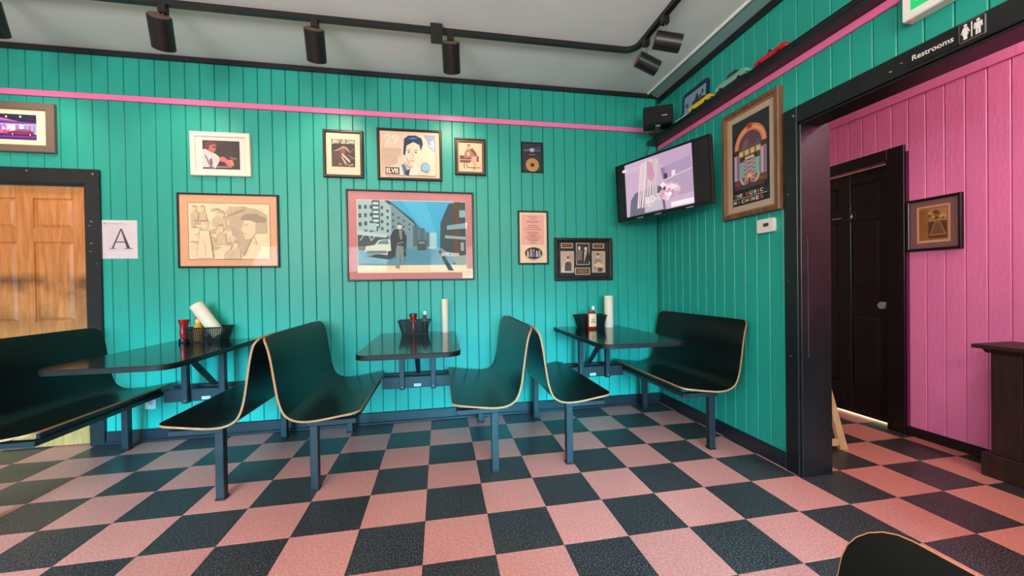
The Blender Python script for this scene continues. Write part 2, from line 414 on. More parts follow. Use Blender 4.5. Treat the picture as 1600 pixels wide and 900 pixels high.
# left wall, front wall with shop windows
wl = MB().box(LEFT_X-0.15, LEFT_X, FRONT_Y, -3.4, 0, H).box(LEFT_X-0.15, LEFT_X, -1.4, 1.3, 0, H).box(LEFT_X-0.15, LEFT_X, -3.4, -1.4, 0, 0.45).box(LEFT_X-0.15, LEFT_X, -3.4, -1.4, 2.25, H).build('wall_left', WALLW); tag(wl, 'plain wall at the far left, outside the view', 'wall', kind='structure')
wf = MB()
WIN = [(-3.7, -0.9), (-0.2, 2.0)]
wf.box(LEFT_X, 3.6, FRONT_Y-0.15, FRONT_Y, 0, 0.45).box(LEFT_X, 3.6, FRONT_Y-0.15, FRONT_Y, 2.25, H)
for a, b in ((LEFT_X, -3.7), (-0.9, -0.2), (2.0, 3.6)): wf.box(a, b, FRONT_Y-0.15, FRONT_Y, 0.45, 2.25)
wf = wf.build('wall_front', WALLW); tag(wf, 'shop front wall with two wide windows behind the camera', 'wall', kind='structure')
for n_, (a, b) in enumerate(WIN):
    win = thing('window_%d' % (n_+1), 'wide shop window behind the camera, %s one' % ('left' if n_ == 0 else 'right'), 'window', ((a+b)/2, FRONT_Y-0.08, 0.45)); win['kind'] = 'structure'
    hw = (b-a)/2; fr = MB()
    fr.box(-hw, hw, -0.03, 0.03, 0, 0.05).box(-hw, hw, -0.03, 0.03, 1.75, 1.8)
    for x in (-hw, -0.025, hw-0.05): fr.box(x, x+0.05, -0.03, 0.03, 0.05, 1.75)
    fr.build('window_frame', TRIM, win)
    for x0, x1 in ((-hw+0.05, -0.025), (0.025, hw-0.05)): MB().box(x0, x1, -0.003, 0.003, 0.05, 1.75).build('pane', GLASS, win)
win = thing('window_3', 'added window in the left wall, unseen, for the fill beam', 'window', (LEFT_X-0.08, -2.4, 0.45)); win['kind'] = 'structure'  # added, unseen window that goes with the left fill beam
fr = MB().box(-0.03, 0.03, -1, 1, 0, 0.05).box(-0.03, 0.03, -1, 1, 1.75, 1.8)
for y in (-1, -0.025, 0.95): fr.box(-0.03, 0.03, y, y+0.05, 0.05, 1.75)
fr.build('window_frame', TRIM, win)
for y0, y1 in ((-0.95, -0.025), (0.025, 0.95)): MB().box(-0.003, 0.003, y0, y1, 0.05, 1.75).build('pane', GLASS, win)
# pink corridor wall, corridor end, corridor ceiling and the pink side of the right wall
PD_R, PD_L, PD_T = 0.155, 0.93, 2.055
wp = MB()
wp.box(PX+BT, PX+0.2, PD_L, 1.3, 0, H).box(PX+BT, PX+0.2, FRONT_Y, PD_R, 0, H).box(PX+BT, PX+0.2, PD_R, PD_L, PD_T-0.003, H)
wp = wp.build('wall_corridor', mat('pink_groove', (150, 44, 92), 0.6)); tag(wp, 'bright pink boarded corridor wall', 'wall', kind='structure')
P_P = 0.1045
PM = board_mesh('wall_board', P_P, PINK, 'x')
for k in range(-40, 12):
    y = 0.029 + (k-0.5)*P_P + P_P
    if y > 1.2 or y < FRONT_Y: continue
    z0 = PD_T + 0.03 if PD_R - 0.1 < y < PD_L + 0.1 else 0.0
    o = link(bpy.data.objects.new('wall_board', PM), wp); o.location = (PX+BT, y, z0); o.scale = (1, 1, H-0.02-z0)
we = MB().box(2.34, 3.6, 1.16, 1.3, 0, H).build('wall_corridor_end', WALLW); tag(we, 'cream end wall of the corridor', 'wall', kind='structure')
wi = MB().box(2.34, 2.352, OY0, 1.16, 0, H).box(2.285, 2.290, OY1, OY0, OT, H).box(2.34, 2.352, FRONT_Y, OY1, 0, H).build('wall_corridor_inner', WALLW)
tag(wi, 'cream corridor side of the dividing wall', 'wall', kind='structure')
cc = MB().box(2.165, 3.6, FRONT_Y, 1.3, H+0.002, H+0.1).build('ceiling_corridor', CEIL); tag(cc, 'corridor ceiling', 'ceiling', kind='structure')
# trims
def trim(n, label, mb, m, cat='trim'): return tag(mb.build(n, m), label, cat, kind='structure')
trim('trim_1', 'black crown strip along the top of the back wall', MB().bbox(LEFT_X, 2.15, WY-0.02, WY, 2.892, H-0.001, 0.003), TRIM)
trim('trim_2', 'black strip along the top of the right wall', MB().bbox(WX-0.018, WX, FRONT_Y, WY-0.021, 2.842, 2.893, 0.003), TRIM)
trim('trim_3', 'pink rail running along the back wall above the pictures', MB().bbox(LEFT_X, WX-0.001, WY-0.018, WY, 2.563, 2.604, 0.002), PINKR)
trim('trim_4', 'pink rail under the black shelf on the right wall', MB().bbox(WX-0.018, WX, -0.83, WY-0.02, 2.398, 2.439, 0.002), PINKR)
trim('trim_5', 'pink rail along the top of the corridor wall', MB().bbox(PX-0.018, PX, FRONT_Y+0.01, 1.15, 2.458, 2.535, 0.003), PINK)
def baseb(n, label, segs):
    mb = MB()
    for s in segs: mb.bbox(*s[:6], 0.004)
    return tag(mb.build(n, BASE), label, 'baseboard', kind='structure')
baseb('baseboard_back', 'dark grey baseboard along the back wall', [(DOOR_R+0.09, WX-0.016, WY-0.016, WY, 0, 0.098), (DOOR_R+0.09, WX-0.03, WY-0.028, WY-0.016, 0, 0.022)])
baseb('baseboard_right', 'dark grey baseboard along the right wall', [(WX-0.016, WX, -0.225, WY-0.001, 0, 0.098)])
tag(MB().bbox(PX-0.016, PX, FRONT_Y+0.01, 0.04, 0, 0.068, 0.004).build('baseboard_corridor', TRIM), 'black baseboard along the pink corridor wall', 'baseboard', kind='structure')
# casing of the corridor opening: casing board on the wall, jamb lining inside
cs = MB()
cs.bbox(WX-0.02, WX, OY0-0.005, -0.232, 0, OT+0.1, 0.003).bbox(WX-0.02, WX, OY1-0.1, OY1, 0, OT+0.1, 0.003).bbox(WX-0.02, WX, OY1, OY0-0.005, OT+0.002, OT+0.1, 0.003)
cs.bbox(WX-0.012, 2.355, OY0-0.022, OY0-0.001, 0, OT, 0.003).bbox(WX-0.012, 2.355, OY1, OY1+0.02, 0, OT, 0.003).bbox(WX-0.012, 2.292, OY1, OY0-0.001, OT-0.012, OT, 0.003)
trim('trim_6', 'black painted casing around the opening to the corridor', cs, TRIM)
MB().bar((2.19, OY0-0.024, 0.7), (2.19, OY0-0.024, 1.4), 0.002, 0.0015).build('scratch', mat('scuff', (90, 84, 80), 0.6), bpy.data.objects['trim_6'])
# casing of the pine door
cp = MB()
cp.bbox(DOOR_R, DOOR_R+0.088, WY-0.022, WY, 0, DOOR_T+0.11, 0.003).bbox(DOOR_L-0.088, DOOR_L, WY-0.022, WY, 0, DOOR_T+0.11, 0.003).bbox(DOOR_L, DOOR_R, WY-0.022, WY, DOOR_T, DOOR_T+0.11, 0.003)
cp.bbox(DOOR_R-0.014, DOOR_R, WY-0.012, WY+0.14, 0, DOOR_T, 0.002).bbox(DOOR_L, DOOR_L+0.014, WY-0.012, WY+0.14, 0, DOOR_T, 0.002)
trim('trim_7', 'scuffed black casing around the pine door', cp, TRIM)

# chipped paint on the two casings
def chips(parent, spots):
    for x, y, z, r, ax in spots:
        P = [(math.cos(2*PI*k/7)*r*random.uniform(0.4, 1.2), math.sin(2*PI*k/7)*r*random.uniform(0.3, 0.9)) for k in range(7)]
        pts = [(x+u, y, z+v) for u, v in P] if ax == 'y' else [(x, y-u, z+v) for u, v in P]
        MB().add(pts, [tuple(range(7))]).build('paint_chip', mat('chipped_paint', (128, 118, 108), 0.7), parent)
chips(bpy.data.objects['trim_7'], [(-2.425, WY-0.0223, 1.66, 0.013, 'y'), (-2.44, WY-0.0223, 1.63, 0.008, 'y'), (-2.43, WY-0.0223, 1.50, 0.010, 'y'), (-2.437, WY-0.0223, 1.44, 0.007, 'y'), (-2.41, WY-0.0223, 2.01, 0.012, 'y'), (-2.81, WY-0.0223, 2.02, 0.010, 'y'), (-2.40, WY-0.0223, 1.35, 0.005, 'y')])
chips(bpy.data.objects['trim_6'], [(WX-0.0203, -0.262, 1.66, 0.009, 'x'), (WX-0.0203, -0.258, 1.15, 0.006, 'x'), (WX-0.0203, -0.27, 0.70, 0.007, 'x'), (WX-0.0203, -0.30, 2.11, 0.010, 'x'), (WX-0.0203, -0.80, 2.10, 0.007, 'x'), (WX-0.0203, -0.845, 2.115, 0.006, 'x')])
# six-panel door builder (local x = width, front face looks to -y)
def panel_door(n, label, wd, ht, m, rows, stile, loc, rz, th=0.035):
    t = thing(n, label, 'door', loc, rz); t['kind'] = 'structure'
    st = MB(); cw = (wd - 3*stile)/2
    zs = [0] + [z for r in rows for z in r] + [ht]
    for x in (0, stile+cw, wd-stile): st.bbox(x, x+stile, 0, th, 0, ht, 0.002)
    for i in range(0, len(zs), 2):
        for x in (stile, 2*stile+cw): st.box(x+0.0005, x+cw-0.0005, 0.0006, th-0.0006, zs[i], zs[i+1])
    st.build('stiles_and_rails', m, t)
    for z0, z1 in rows:
        for x in (stile, 2*stile+cw):
            mb = MB(); a = 0.030; d = 0.010
            o0 = [(x, d, z0), (x+cw, d, z0), (x+cw, d, z1), (x, d, z1)]
            o1 = [(x+0.008, d, z0+0.008), (x+cw-0.008, d, z0+0.008), (x+cw-0.008, d, z1-0.008), (x+0.008, d, z1-0.008)]
            o2 = [(x+a, 0.002, z0+a), (x+cw-a, 0.002, z0+a), (x+cw-a, 0.002, z1-a), (x+a, 0.002, z1-a)]
            bk = [(x, th-0.006, z0), (x+cw, th-0.006, z0), (x+cw, th-0.006, z1), (x, th-0.006, z1)]
            F = [(8, 9, 10, 11), (15, 14, 13, 12)]
            for i in range(4):
                j = (i+1) % 4; F += [(i, j, 4+j, 4+i), (4+i, 4+j, 8+j, 8+i), (12+i, 12+j, j, i)]
            mb.add(o0+o1+o2+bk, F).build('panel', m, t)
    return t
d1 = panel_door('door_1', 'golden pine six-panel door behind the left bench', 0.80, 1.915, PINE, [(0.2, 0.78), (0.92, 1.505), (1.605, 1.825)], 0.105, (DOOR_L+0.014, WY+0.03, 0.008), 0)
tag(MB().bar((0.798, -0.004, 1.79), (0.798, -0.004, 1.88), 0.012, 0.008).build('hinge', CHROME, d1), 'small steel hinge')
d2 = panel_door('door_2', 'black six-panel restroom door in the pink wall', 0.745, 2.034, mat('black_door_paint', (15, 12, 14), 0.3, bump=(50, 0.2, 0.002)), [(0.24, 0.835), (1.06, 1.62), (1.745, 1.94)], 0.098, (PX+0.075, PD_L-0.01, 0.012), -PI/2)
kb = MB(); kb.lathe([(0.0, 0), (0.028, 0.0), (0.028, 0.006), (0.011, 0.01), (0.011, 0.035), (0.026, 0.045), (0.03, 0.058), (0.024, 0.07), (0.0, 0.073)], 20, ax=Matrix.Translation((0.70, 0, 0.93)) @ Matrix.Rotation(PI/2, 4, 'X'))
kb.build('door_knob', mat('satin_nickel', (170, 164, 166), 0.35, metal=0.4), d2, 40)
dc = MB()
dc.bbox(PX-0.02, PX, PD_R-0.112, PD_R, 0, PD_T+0.08, 0.003).bbox(PX-0.02, PX, PD_L, PD_L+0.11, 0, PD_T+0.08, 0.003).bbox(PX-0.02, PX, PD_R, PD_L, PD_T, PD_T+0.08, 0.003)
dc.box(PX-0.01, PX+0.19, PD_R-0.012, PD_R+0.012, 0, PD_T).box(PX-0.01, PX+0.19, PD_L-0.01, PD_L+0.01, 0, PD_T)
trim('trim_8', 'black casing around the restroom door', dc, mat('black_door_paint', (15, 12, 14), 0.3))
# glowing panel stands in for the lit restroom: bright gaps around the door leaf
rl = MB().box(PX+0.24, PX+0.26, PD_R-0.1, PD_L+0.1, 0, 2.2).build('restroom_glow_panel', mat('restroom_glow', (255, 232, 190), 0.8, emit=7.0)); tag(rl, 'glowing panel standing in for the lit restroom, seen through the door gaps', 'wall', kind='structure')

# ------------------------------------------------------------------ booth benches
def catmull(P, n):
    out = []
    for i in range(len(P)-1):
        p0 = P[max(i-1, 0)]; p1 = P[i]; p2 = P[i+1]; p3 = P[min(i+2, len(P)-1)]
        for k in range(n):
            t = k/n
            out.append(tuple(0.5*((2*p1[a]) + (-p0[a]+p2[a])*t + (2*p0[a]-5*p1[a]+4*p2[a]-p3[a])*t*t + (-p0[a]+3*p1[a]-3*p2[a]+p3[a])*t**3) for a in (0, 1)))
    out.append(P[-1]); return out
SEAT = [(-0.49, 0.449), (-0.40, 0.436), (-0.31, 0.423), (-0.24, 0.416), (-0.18, 0.419), (-0.133, 0.436), (-0.10, 0.470), (-0.076, 0.54), (-0.058, 0.65), (-0.042, 0.76), (-0.024, 0.84), (0.0, 0.882)]
def make_bench():
    t = thing('booth_bench', '', 'bench')
    C = catmull(SEAT, 5); S = [0]
    for a, b in zip(C, C[1:]): S.append(S[-1] + math.hypot(b[0]-a[0], b[1]-a[1]))
    LEN = S[-1]; hl = 0.53; R = 0.05; th = 0.0055
    # denser rows near both ends so the round corners stay round
    svals = sorted(set([R*(1-math.cos(PI/2*k/6)) for k in range(7)] + [LEN - R*(1-math.cos(PI/2*k/6)) for k in range(7)] + [s for s in S if R < s < LEN-R]))
    def at(s):
        for i in range(len(S)-1):
            if s <= S[i+1] + 1e-9:
                k = (s-S[i])/(S[i+1]-S[i]); a, b = C[i], C[i+1]
                p = (a[0]+(b[0]-a[0])*k, a[1]+(b[1]-a[1])*k)
                a2, b2 = C[max(i-1, 0)], C[min(i+2, len(C)-1)]; d = math.hypot(b2[0]-a2[0], b2[1]-a2[1])
                return p, (-(b2[1]-a2[1])/d, (b2[0]-a2[0])/d)
    nt = 10; front = []; back = []
    for s in svals:
        e = min(s, LEN-s); ins = R - math.sqrt(max(0, R*R-(R-e)**2)) if e < R else 0
        h = hl - ins; (x, z), (nx, nz) = at(s)
        for k in range(nt+1):
            y = -h + 2*h*k/nt
            front.append((x+nx*th, y, z+nz*th)); back.append((x-nx*th, y, z-nz*th))
    n = len(svals); mb = MB(); B = len(front); V = front+back; F = []
    idx = lambda i, k: i*(nt+1)+k
    for i in range(n-1):
        for k in range(nt):
            F.append((idx(i, k), idx(i+1, k), idx(i+1, k+1), idx(i, k+1))); F.append((B+idx(i, k), B+idx(i, k+1), B+idx(i+1, k+1), B+idx(i+1, k)))
    mb.add(V, F)
    mb.build('seat_shell', LAM, t, 50)
    loop = [idx(0, k) for k in range(nt+1)] + [idx(i, nt) for i in range(1, n)] + [idx(n-1, k) for k in range(nt-1, -1, -1)] + [idx(i, 0) for i in range(n-2, 0, -1)]
    eb = MB(); m = len(loop); VV = []
    for q, i in enumerate(loop):
        f = Vector(front[i]); b = Vector(back[i])
        fp = Vector(front[loop[(q-1) % m]]); fn = Vector(front[loop[(q+1) % m]])
        tang = (fn-fp).normalized(); out = (f-b).normalized().cross(tang)
        ins_ = Vector((-0.25, 0, 0.5))
        if out.dot(((f+b)/2) - Vector((-0.16, 0, 0.52))) < 0: out = -out
        VV += [f - out*0.0005, f*0.98+b*0.02 + out*0.0012, b*0.98+f*0.02 + out*0.0012, b - out*0.0005]
    FF = []
    for q in range(m):
        r = (q+1) % m
        for k in range(3): FF.append((4*q+k, 4*r+k, 4*r+k+1, 4*q+k+1))
    nb = nt + n - 1            # the loop runs: seat front, one end, top, other end
    topq = set(range(nb + 1, nb + nt - 1))
    eb.add(VV, [f for q in range(m) if q not in topq for f in FF[3*q:3*q+3]]).build('plywood_edge', PLY, t, 40)
    MB().add(VV, [f for q in range(m) if q in topq for f in FF[3*q:3*q+3]]).build('top_edge', mat('dark_top_edge', (44, 34, 30), 0.45), t, 40)
    # steel frame under the seat, two legs
    fr = MB(); z0, z1 = 0.372, 0.402
    for y in (-0.46, 0.46): fr.bbox(-0.462, -0.20, y-0.02, y+0.02, z0, z1, 0.003)
    fr.bbox(-0.462, -0.425, -0.44, 0.44, z0, z1, 0.003).bbox(-0.255, -0.215, -0.44, 0.44, z0, z1, 0.003)
    fr.bbox(-0.452, -0.435, -0.44, 0.44, z1, 0.432, 0.002)
    fr.build('seat_frame', STEEL, t)
    for y in (-0.44, 0.44):
        l = MB().bbox(-0.252, -0.209, y-0.0215, y+0.0215, 0.006, 0.3715, 0.003).build('leg', STEEL, t)
        MB().bbox(-0.256, -0.205, y-0.0255, y+0.0255, 0.0, 0.014, 0.003).build('foot_cap', BLACKP, l)
    return t
proto = make_bench()
BY = 0.575
benches = [
    (-2.378, BY, PI, 'long black booth bench in front of the pine door'),
    (-0.873, BY, 0, 'black booth bench with its seat under the left table, facing the pine door'),
    (-0.856, BY, PI, 'black booth bench left of the middle table, facing the middle table'),
    (0.638, BY, 0, 'black booth bench right of the middle table, facing the middle table'),
    (0.656, BY, PI, 'black booth bench left of the corner table, facing the corner'),
    (2.138, BY, 0, 'black booth bench against the right wall below the television'),
    (0.556, -2.42, 0, 'nearest black bench back, cut off at the bottom of the picture')]
for i, (x, y, rz, lab) in enumerate(benches):
    b = proto if i == 0 else copy_tree(proto)
    b.location = (x, y, 0); b.rotation_euler = (0, 0, rz); tag(b, lab, 'bench', 'curved plywood booth benches')
    if y < -1:
        for ch in b.children:
            if ch.name.startswith('top_edge'): ch.data = ch.data.copy(); ch.data.materials[0] = PLY

# ------------------------------------------------------------------ tables
TZ = 0.757
def make_table():
    t = thing('booth_table', '', 'table')
    # local origin under the table's centre line at the wall; -y into the room
    hw, y0, y1, R = 0.305, -1.085, -0.006, 0.09
    def outline(ins):
        P = []
        for cx, a0 in ((-hw+R, PI), (hw-R, 1.5*PI)):
            for k in range(9):
                a = a0 + PI/2*k/8; P.append((cx + (R-ins)*math.cos(a), y0+R + (R-ins)*math.sin(a)))
        return P + [(hw-ins, y1-ins), (-hw+ins, y1-ins)]
    top = MB().prism(outline(0.0015), 2, TZ-0.0296, TZ).build('tabletop', TABL, t)
    eo, ei = outline(0.0), outline(0.002); n = len(eo); V = []; F = []
    for z, o in ((TZ-0.030, eo), (TZ-0.002, eo), (TZ-0.0003, ei)): V += [(x, y, z) for x, y in o]
    for k in (0, 1):
        for i in range(n): j = (i+1) % n; F.append((k*n+i, k*n+j, (k+1)*n+j, (k+1)*n+i))
    MB().add(V, F).build('edge_band', TEDGE, t, 60)
    RB, RT = 0.328, 0.418
    fr_ = MB().bbox(-0.279, 0.279, -0.172, -0.135, RB, RT, 0.003).build('support_rail', STEEL, t)
    MB().bbox(-0.279, 0.279, -0.062, -0.022, RB+0.012, RT+0.008, 0.003).build('support_rail', STEEL, t)
    st = Art(0.055, 0.022, (216, 216, 214)); st.rect(0.1, 0.55, 0.9, 0.72, (120, 120, 126)); st.rect(0.3, 0.2, 0.85, 0.36, (150, 150, 152)); so = st.build('sticker', fr_, (-0.004, -0.1725, 0.338))
    tag(so, 'small white sticker')
    for s in (-1, 1):
        MB().bbox(s*0.122-0.02, s*0.122+0.02, -0.2125, -0.1725, RB-0.006, TZ-0.030, 0.003).build('post', STEEL, t)
        MB().lathe([(0, 0), (0.008, 0), (0.008, 0.004), (0.004, 0.006), (0, 0.006)], 10, ax=Matrix.Translation((s*0.122, -0.2125, RB+0.018)) @ Matrix.Rotation(PI/2, 4, 'X')).build('bolt', CHROME, t)
    MB().bar((0, -0.42, TZ-0.033), (0, -0.068, 0.43), 0.032, 0.025).build('brace', STEEL, t)
    MB().bbox(-0.2, 0.2, -0.46, -0.10, TZ-0.036, TZ-0.0305, 0.002).build('mounting_plate', STEEL, t)
    return t
tp = make_table()
TC = [-1.618, -0.097, 1.405]
for i, (x, lab) in enumerate(zip(TC, ('black booth table on the left, with the leaning paper towel roll', 'black booth table in the middle, under the large street poster', 'black booth table in the corner beside the right wall'))):
    o = tp if i == 0 else copy_tree(tp)
    o.location = (x, WY, 0); tag(o, lab, 'table', 'wall-mounted booth tables')

# ------------------------------------------------------------------ things on the tables
BASKET = mat('black_basket_plastic', (13, 11, 10), 0.45, spec=0.25)
def make_basket():
    t = thing('condiment_basket', '', 'basket')
    tw, td, bw, bd, h = 0.123, 0.08, 0.094, 0.06, 0.108
    def P(u, v, z): k = z/h; return ((bw+(tw-bw)*k)*u, (bd+(td-bd)*k)*v, z)
    MB().box(-bw, bw, -bd, bd, 0.0, 0.004).build('basket_base', BASKET, t)
    for nm, ax in (('basket_side', 0), ('basket_side', 1)):
        for s in (-1, 1):
            mb = MB(); n = 16 if ax == 0 else 11
            for i in range(n+1):
                u = -1 + 2*i/n
                a, b = (P(u, s, 0.002), P(u, s, h)) if ax == 0 else (P(s, u, 0.002), P(s, u, h))
                mb.bar(a, b, 0.0042, 0.0028, up=(0, 1, 0) if ax == 0 else (1, 0, 0))
            for j in range(1, 9):
                z = h*j/9
                a, b = (P(-1, s, z), P(1, s, z)) if ax == 0 else (P(s, -1, z), P(s, 1, z))
                mb.bar(a, b, 0.0028, 0.0042)
            mb.build(nm, BASKET, t)
    r = MB(); o = 0.005
    r.box(-tw-o, tw+o, -td-o, -td+0.002, h-0.004, h+0.006).box(-tw-o, tw+o, td-0.002, td+o, h-0.004, h+0.006).box(-tw-o, -tw+0.002, -td, td, h-0.004, h+0.006).box(tw-0.002, tw+o, -td, td, h-0.004, h+0.006)
    r.build('rim', BASKET, t); return t
bp_ = make_basket()
BK = [(-1.61, 1.03, 'mesh basket holding the leaning paper towel roll'), (-0.117, 1.035, 'mesh basket on the middle table with a red and a dark bottle in it'), (1.40, 1.04, 'black basket on the corner table behind the ketchup bottle')]
for i, (x, y, lab) in enumerate(BK):
    o = bp_ if i == 0 else copy_tree(bp_); o.location = (x, y, TZ); tag(o, lab, 'basket', 'condiment baskets')
KRED = mat('ketchup_red', (150, 18, 22), 0.22); DARKGL = mat('dark_sauce', (26, 14, 12), 0.12); LABELW = mat('cream_label', (222, 190, 152), 0.5)
def roll(lab, loc, r, rot=(0, 0, 0)):
    t = thing('paper_towel_roll', lab, 'paper towel', loc, 0, 'paper towel rolls'); t.rotation_euler = rot
    MB().lathe([(0.019, 0), (r-0.002, 0), (r, 0.003), (r, 0.277), (r-0.002, 0.28), (0.019, 0.28)], 28).build('paper', mat('paper_towel', (230, 204, 178), 0.85, bump=(90, 0.3, 0.002)), t, 40)
    mb = MB(); n = 16; V = []; F = []
    for rr, z in ((0.019, -0.0), (0.019, 0.281), (0.0175, 0.281), (0.0175, 0.0)):
        V += [(rr*math.cos(2*PI*k/n), rr*math.sin(2*PI*k/n), z) for k in range(n)]
    for i in range(4):
        for k in range(n): F.append((i*n+k, i*n+(k+1) % n, ((i+1) % 4)*n+(k+1) % n, ((i+1) % 4)*n+k))
    mb.add(V, F).build('core', mat('cardboard', (170, 132, 96), 0.8), t); return t
roll('slim white paper towel roll standing on the middle table', (0.128, 1.075, TZ), 0.027)
roll('white paper towel roll standing on the corner table', (1.572, 1.02, TZ), 0.040)
roll('white paper towel roll leaning out of the left basket', (-1.545, 1.03, TZ+0.044), 0.045, (0, math.radians(-33), 0))
# ketchup squeeze bottles
def ketchup(lab, loc, rz, s=1.0, flip=False, label=True, squat=False):
    t = thing('ketchup_bottle', lab, 'bottle', loc, rz, 'ketchup bottles')
    def ring(prof, sy):
        mb = MB(); mb.lathe(prof, 20); mb.v = [(x*s, y*sy*s, z*s) for x, y, z in mb.v]; return mb
    if squat:
        ring([(0.0, 0), (0.03, 0), (0.034, 0.006), (0.034, 0.05), (0.033, 0.085), (0.034, 0.115), (0.032, 0.132), (0.026, 0.141), (0.02, 0.143)], 0.62).build('body', KRED, t, 50)
        ring([(0.021, 0.142), (0.021, 0.149), (0.019, 0.151), (0.0, 0.151)], 0.7).build('cap', mat('white_cap', (226, 222, 214), 0.4), t, 40)
    elif not flip:
        ring([(0.0, 0), (0.03, 0), (0.034, 0.006), (0.034, 0.05), (0.033, 0.085), (0.034, 0.105), (0.031, 0.125), (0.018, 0.14), (0.012, 0.145)], 0.62).build('body', KRED, t, 50)
        ring([(0.014, 0.142), (0.014, 0.162), (0.008, 0.166), (0.005, 0.182), (0.0, 0.182)], 1).build('cap', mat('white_cap', (226, 222, 214), 0.4), t, 40)
    else:
        ring([(0.0, 0), (0.03, 0), (0.032, 0.004), (0.032, 0.03), (0.0, 0.03)], 0.85).build('cap', BLACKP if s > 0.95 else mat('dark_cap', (60, 14, 14), 0.4), t, 40)
        ring([(0.02, 0.03), (0.026, 0.045), (0.025, 0.09), (0.024, 0.12), (0.03, 0.145), (0.033, 0.158), (0.033, 0.164), (0.0, 0.164)], 0.75).build('body', KRED, t, 50)
    if label:
        n = 10; V = []; F = []
        for z in (0.022, 0.126 if squat else 0.112) if not flip else (0.05, 0.12):
            for k in range(n+1):
                a = -PI/2 + (k/n-0.5)*1.9; rr = 0.0346 if not flip else 0.0268
                V.append((rr*math.cos(a)*s, rr*math.sin(a)*(0.62 if not flip else 0.75)*s - 0.0005, z*s))
        for k in range(n): F.append((k, k+1, n+1+k+1, n+1+k))
        lb = MB().add(V, F).build('front_label', LABELW, t)
        if not flip:
            a = Art(0.04*s, 0.05*s, (222, 190, 152)); a.rect(0, 0.15, 1, 0.2, (150, 70, 50)); a.rect(0.05, 0.28, 0.95, 0.44, (176, 104, 78)); a.ell(0.5, 0.72, 0.3, 0.2, (196, 150, 90))
            a.build('label_print', lb, (0, -0.0225*s, 0.045*s))
    return t
kb_ = ketchup('large red ketchup bottle with a cream label in front of the corner basket', (1.372, 0.925, TZ), 0.15, 1.04, squat=True); kb_.scale = (1.22, 1.1, 1.0)
kb_.children[1].data.materials[0] = mat('red_cap', (140, 20, 22), 0.35)
ketchup('red ketchup bottle standing beside the left basket', (-1.762, 1.0, TZ), 0.9, 1.05, flip=True, label=False)
def sauce(name, lab, loc, prof, capz, capc, bodym, lz, labm, lr):
    t = thing(name, lab, 'bottle', loc, 0)
    MB().lathe(prof, 18).build('body', bodym, t, 50)
    r = prof[-1][0]
    MB().lathe([(r+0.002, capz[0]), (r+0.002, capz[1]-0.003), (r, capz[1]), (0, capz[1])], 14).build('cap', mat('cap_%d_%d_%d' % capc, capc, 0.4), t, 40)
    MB().lathe([(lr, lz[0]), (lr, lz[1])], 18).build('wrap_label', labm, t, 60)
    return t
HOT = [(0.0, 0), (0.024, 0), (0.026, 0.004), (0.026, 0.085), (0.022, 0.10), (0.012, 0.122), (0.0105, 0.155)]
sauce('hot_sauce_bottle', 'dark sauce bottle with a white cap in the middle basket', (-0.036, 1.04, TZ+0.006), HOT, (0.15, 0.178), (230, 236, 214), DARKGL, (0.10, 0.11), mat('grey_label', (120, 112, 108), 0.5), 0.0235)
sauce('hot_sauce_bottle', 'dark sauce bottle with a white cap behind the large ketchup bottle', (1.436, 1.05, TZ+0.006), HOT, (0.15, 0.182), (236, 240, 232), DARKGL, (0.03, 0.08), mat('pale_label', (214, 206, 190), 0.5), 0.0266)
sauce('ketchup_bottle', 'small red ketchup bottle with a flat dark cap in the middle basket', (-0.128, 1.02, TZ+0.006), [(0.0, 0), (0.028, 0), (0.03, 0.005), (0.03, 0.06), (0.023, 0.10), (0.026, 0.13), (0.0285, 0.142)], (0.140, 0.162), (46, 20, 16), KRED, (0.094, 0.106), mat('pink_label', (206, 120, 110), 0.5), 0.0245)
sauce('mustard_bottle', 'amber bottle with a red cap in the left basket', (-1.682, 1.02, TZ+0.006), [(0.0, 0), (0.029, 0), (0.031, 0.005), (0.031, 0.095), (0.027, 0.115), (0.016, 0.135), (0.0145, 0.175)], (0.168, 0.186), (196, 44, 34), mat('amber_sauce', (196, 130, 36), 0.15), (0.138, 0.162), mat('gold_label', (226, 178, 92), 0.4), 0.0165)
sauce('steak_sauce_bottle', 'dark brown bottle behind the amber one in the left basket', (-1.652, 1.073, TZ+0.006), [(0.0, 0), (0.021, 0), (0.022, 0.005), (0.022, 0.09), (0.019, 0.115), (0.012, 0.135), (0.011, 0.15)], (0.146, 0.166), (214, 200, 178), DARKGL, (0.03, 0.085), mat('grey_label', (120, 112, 108), 0.5), 0.0226)

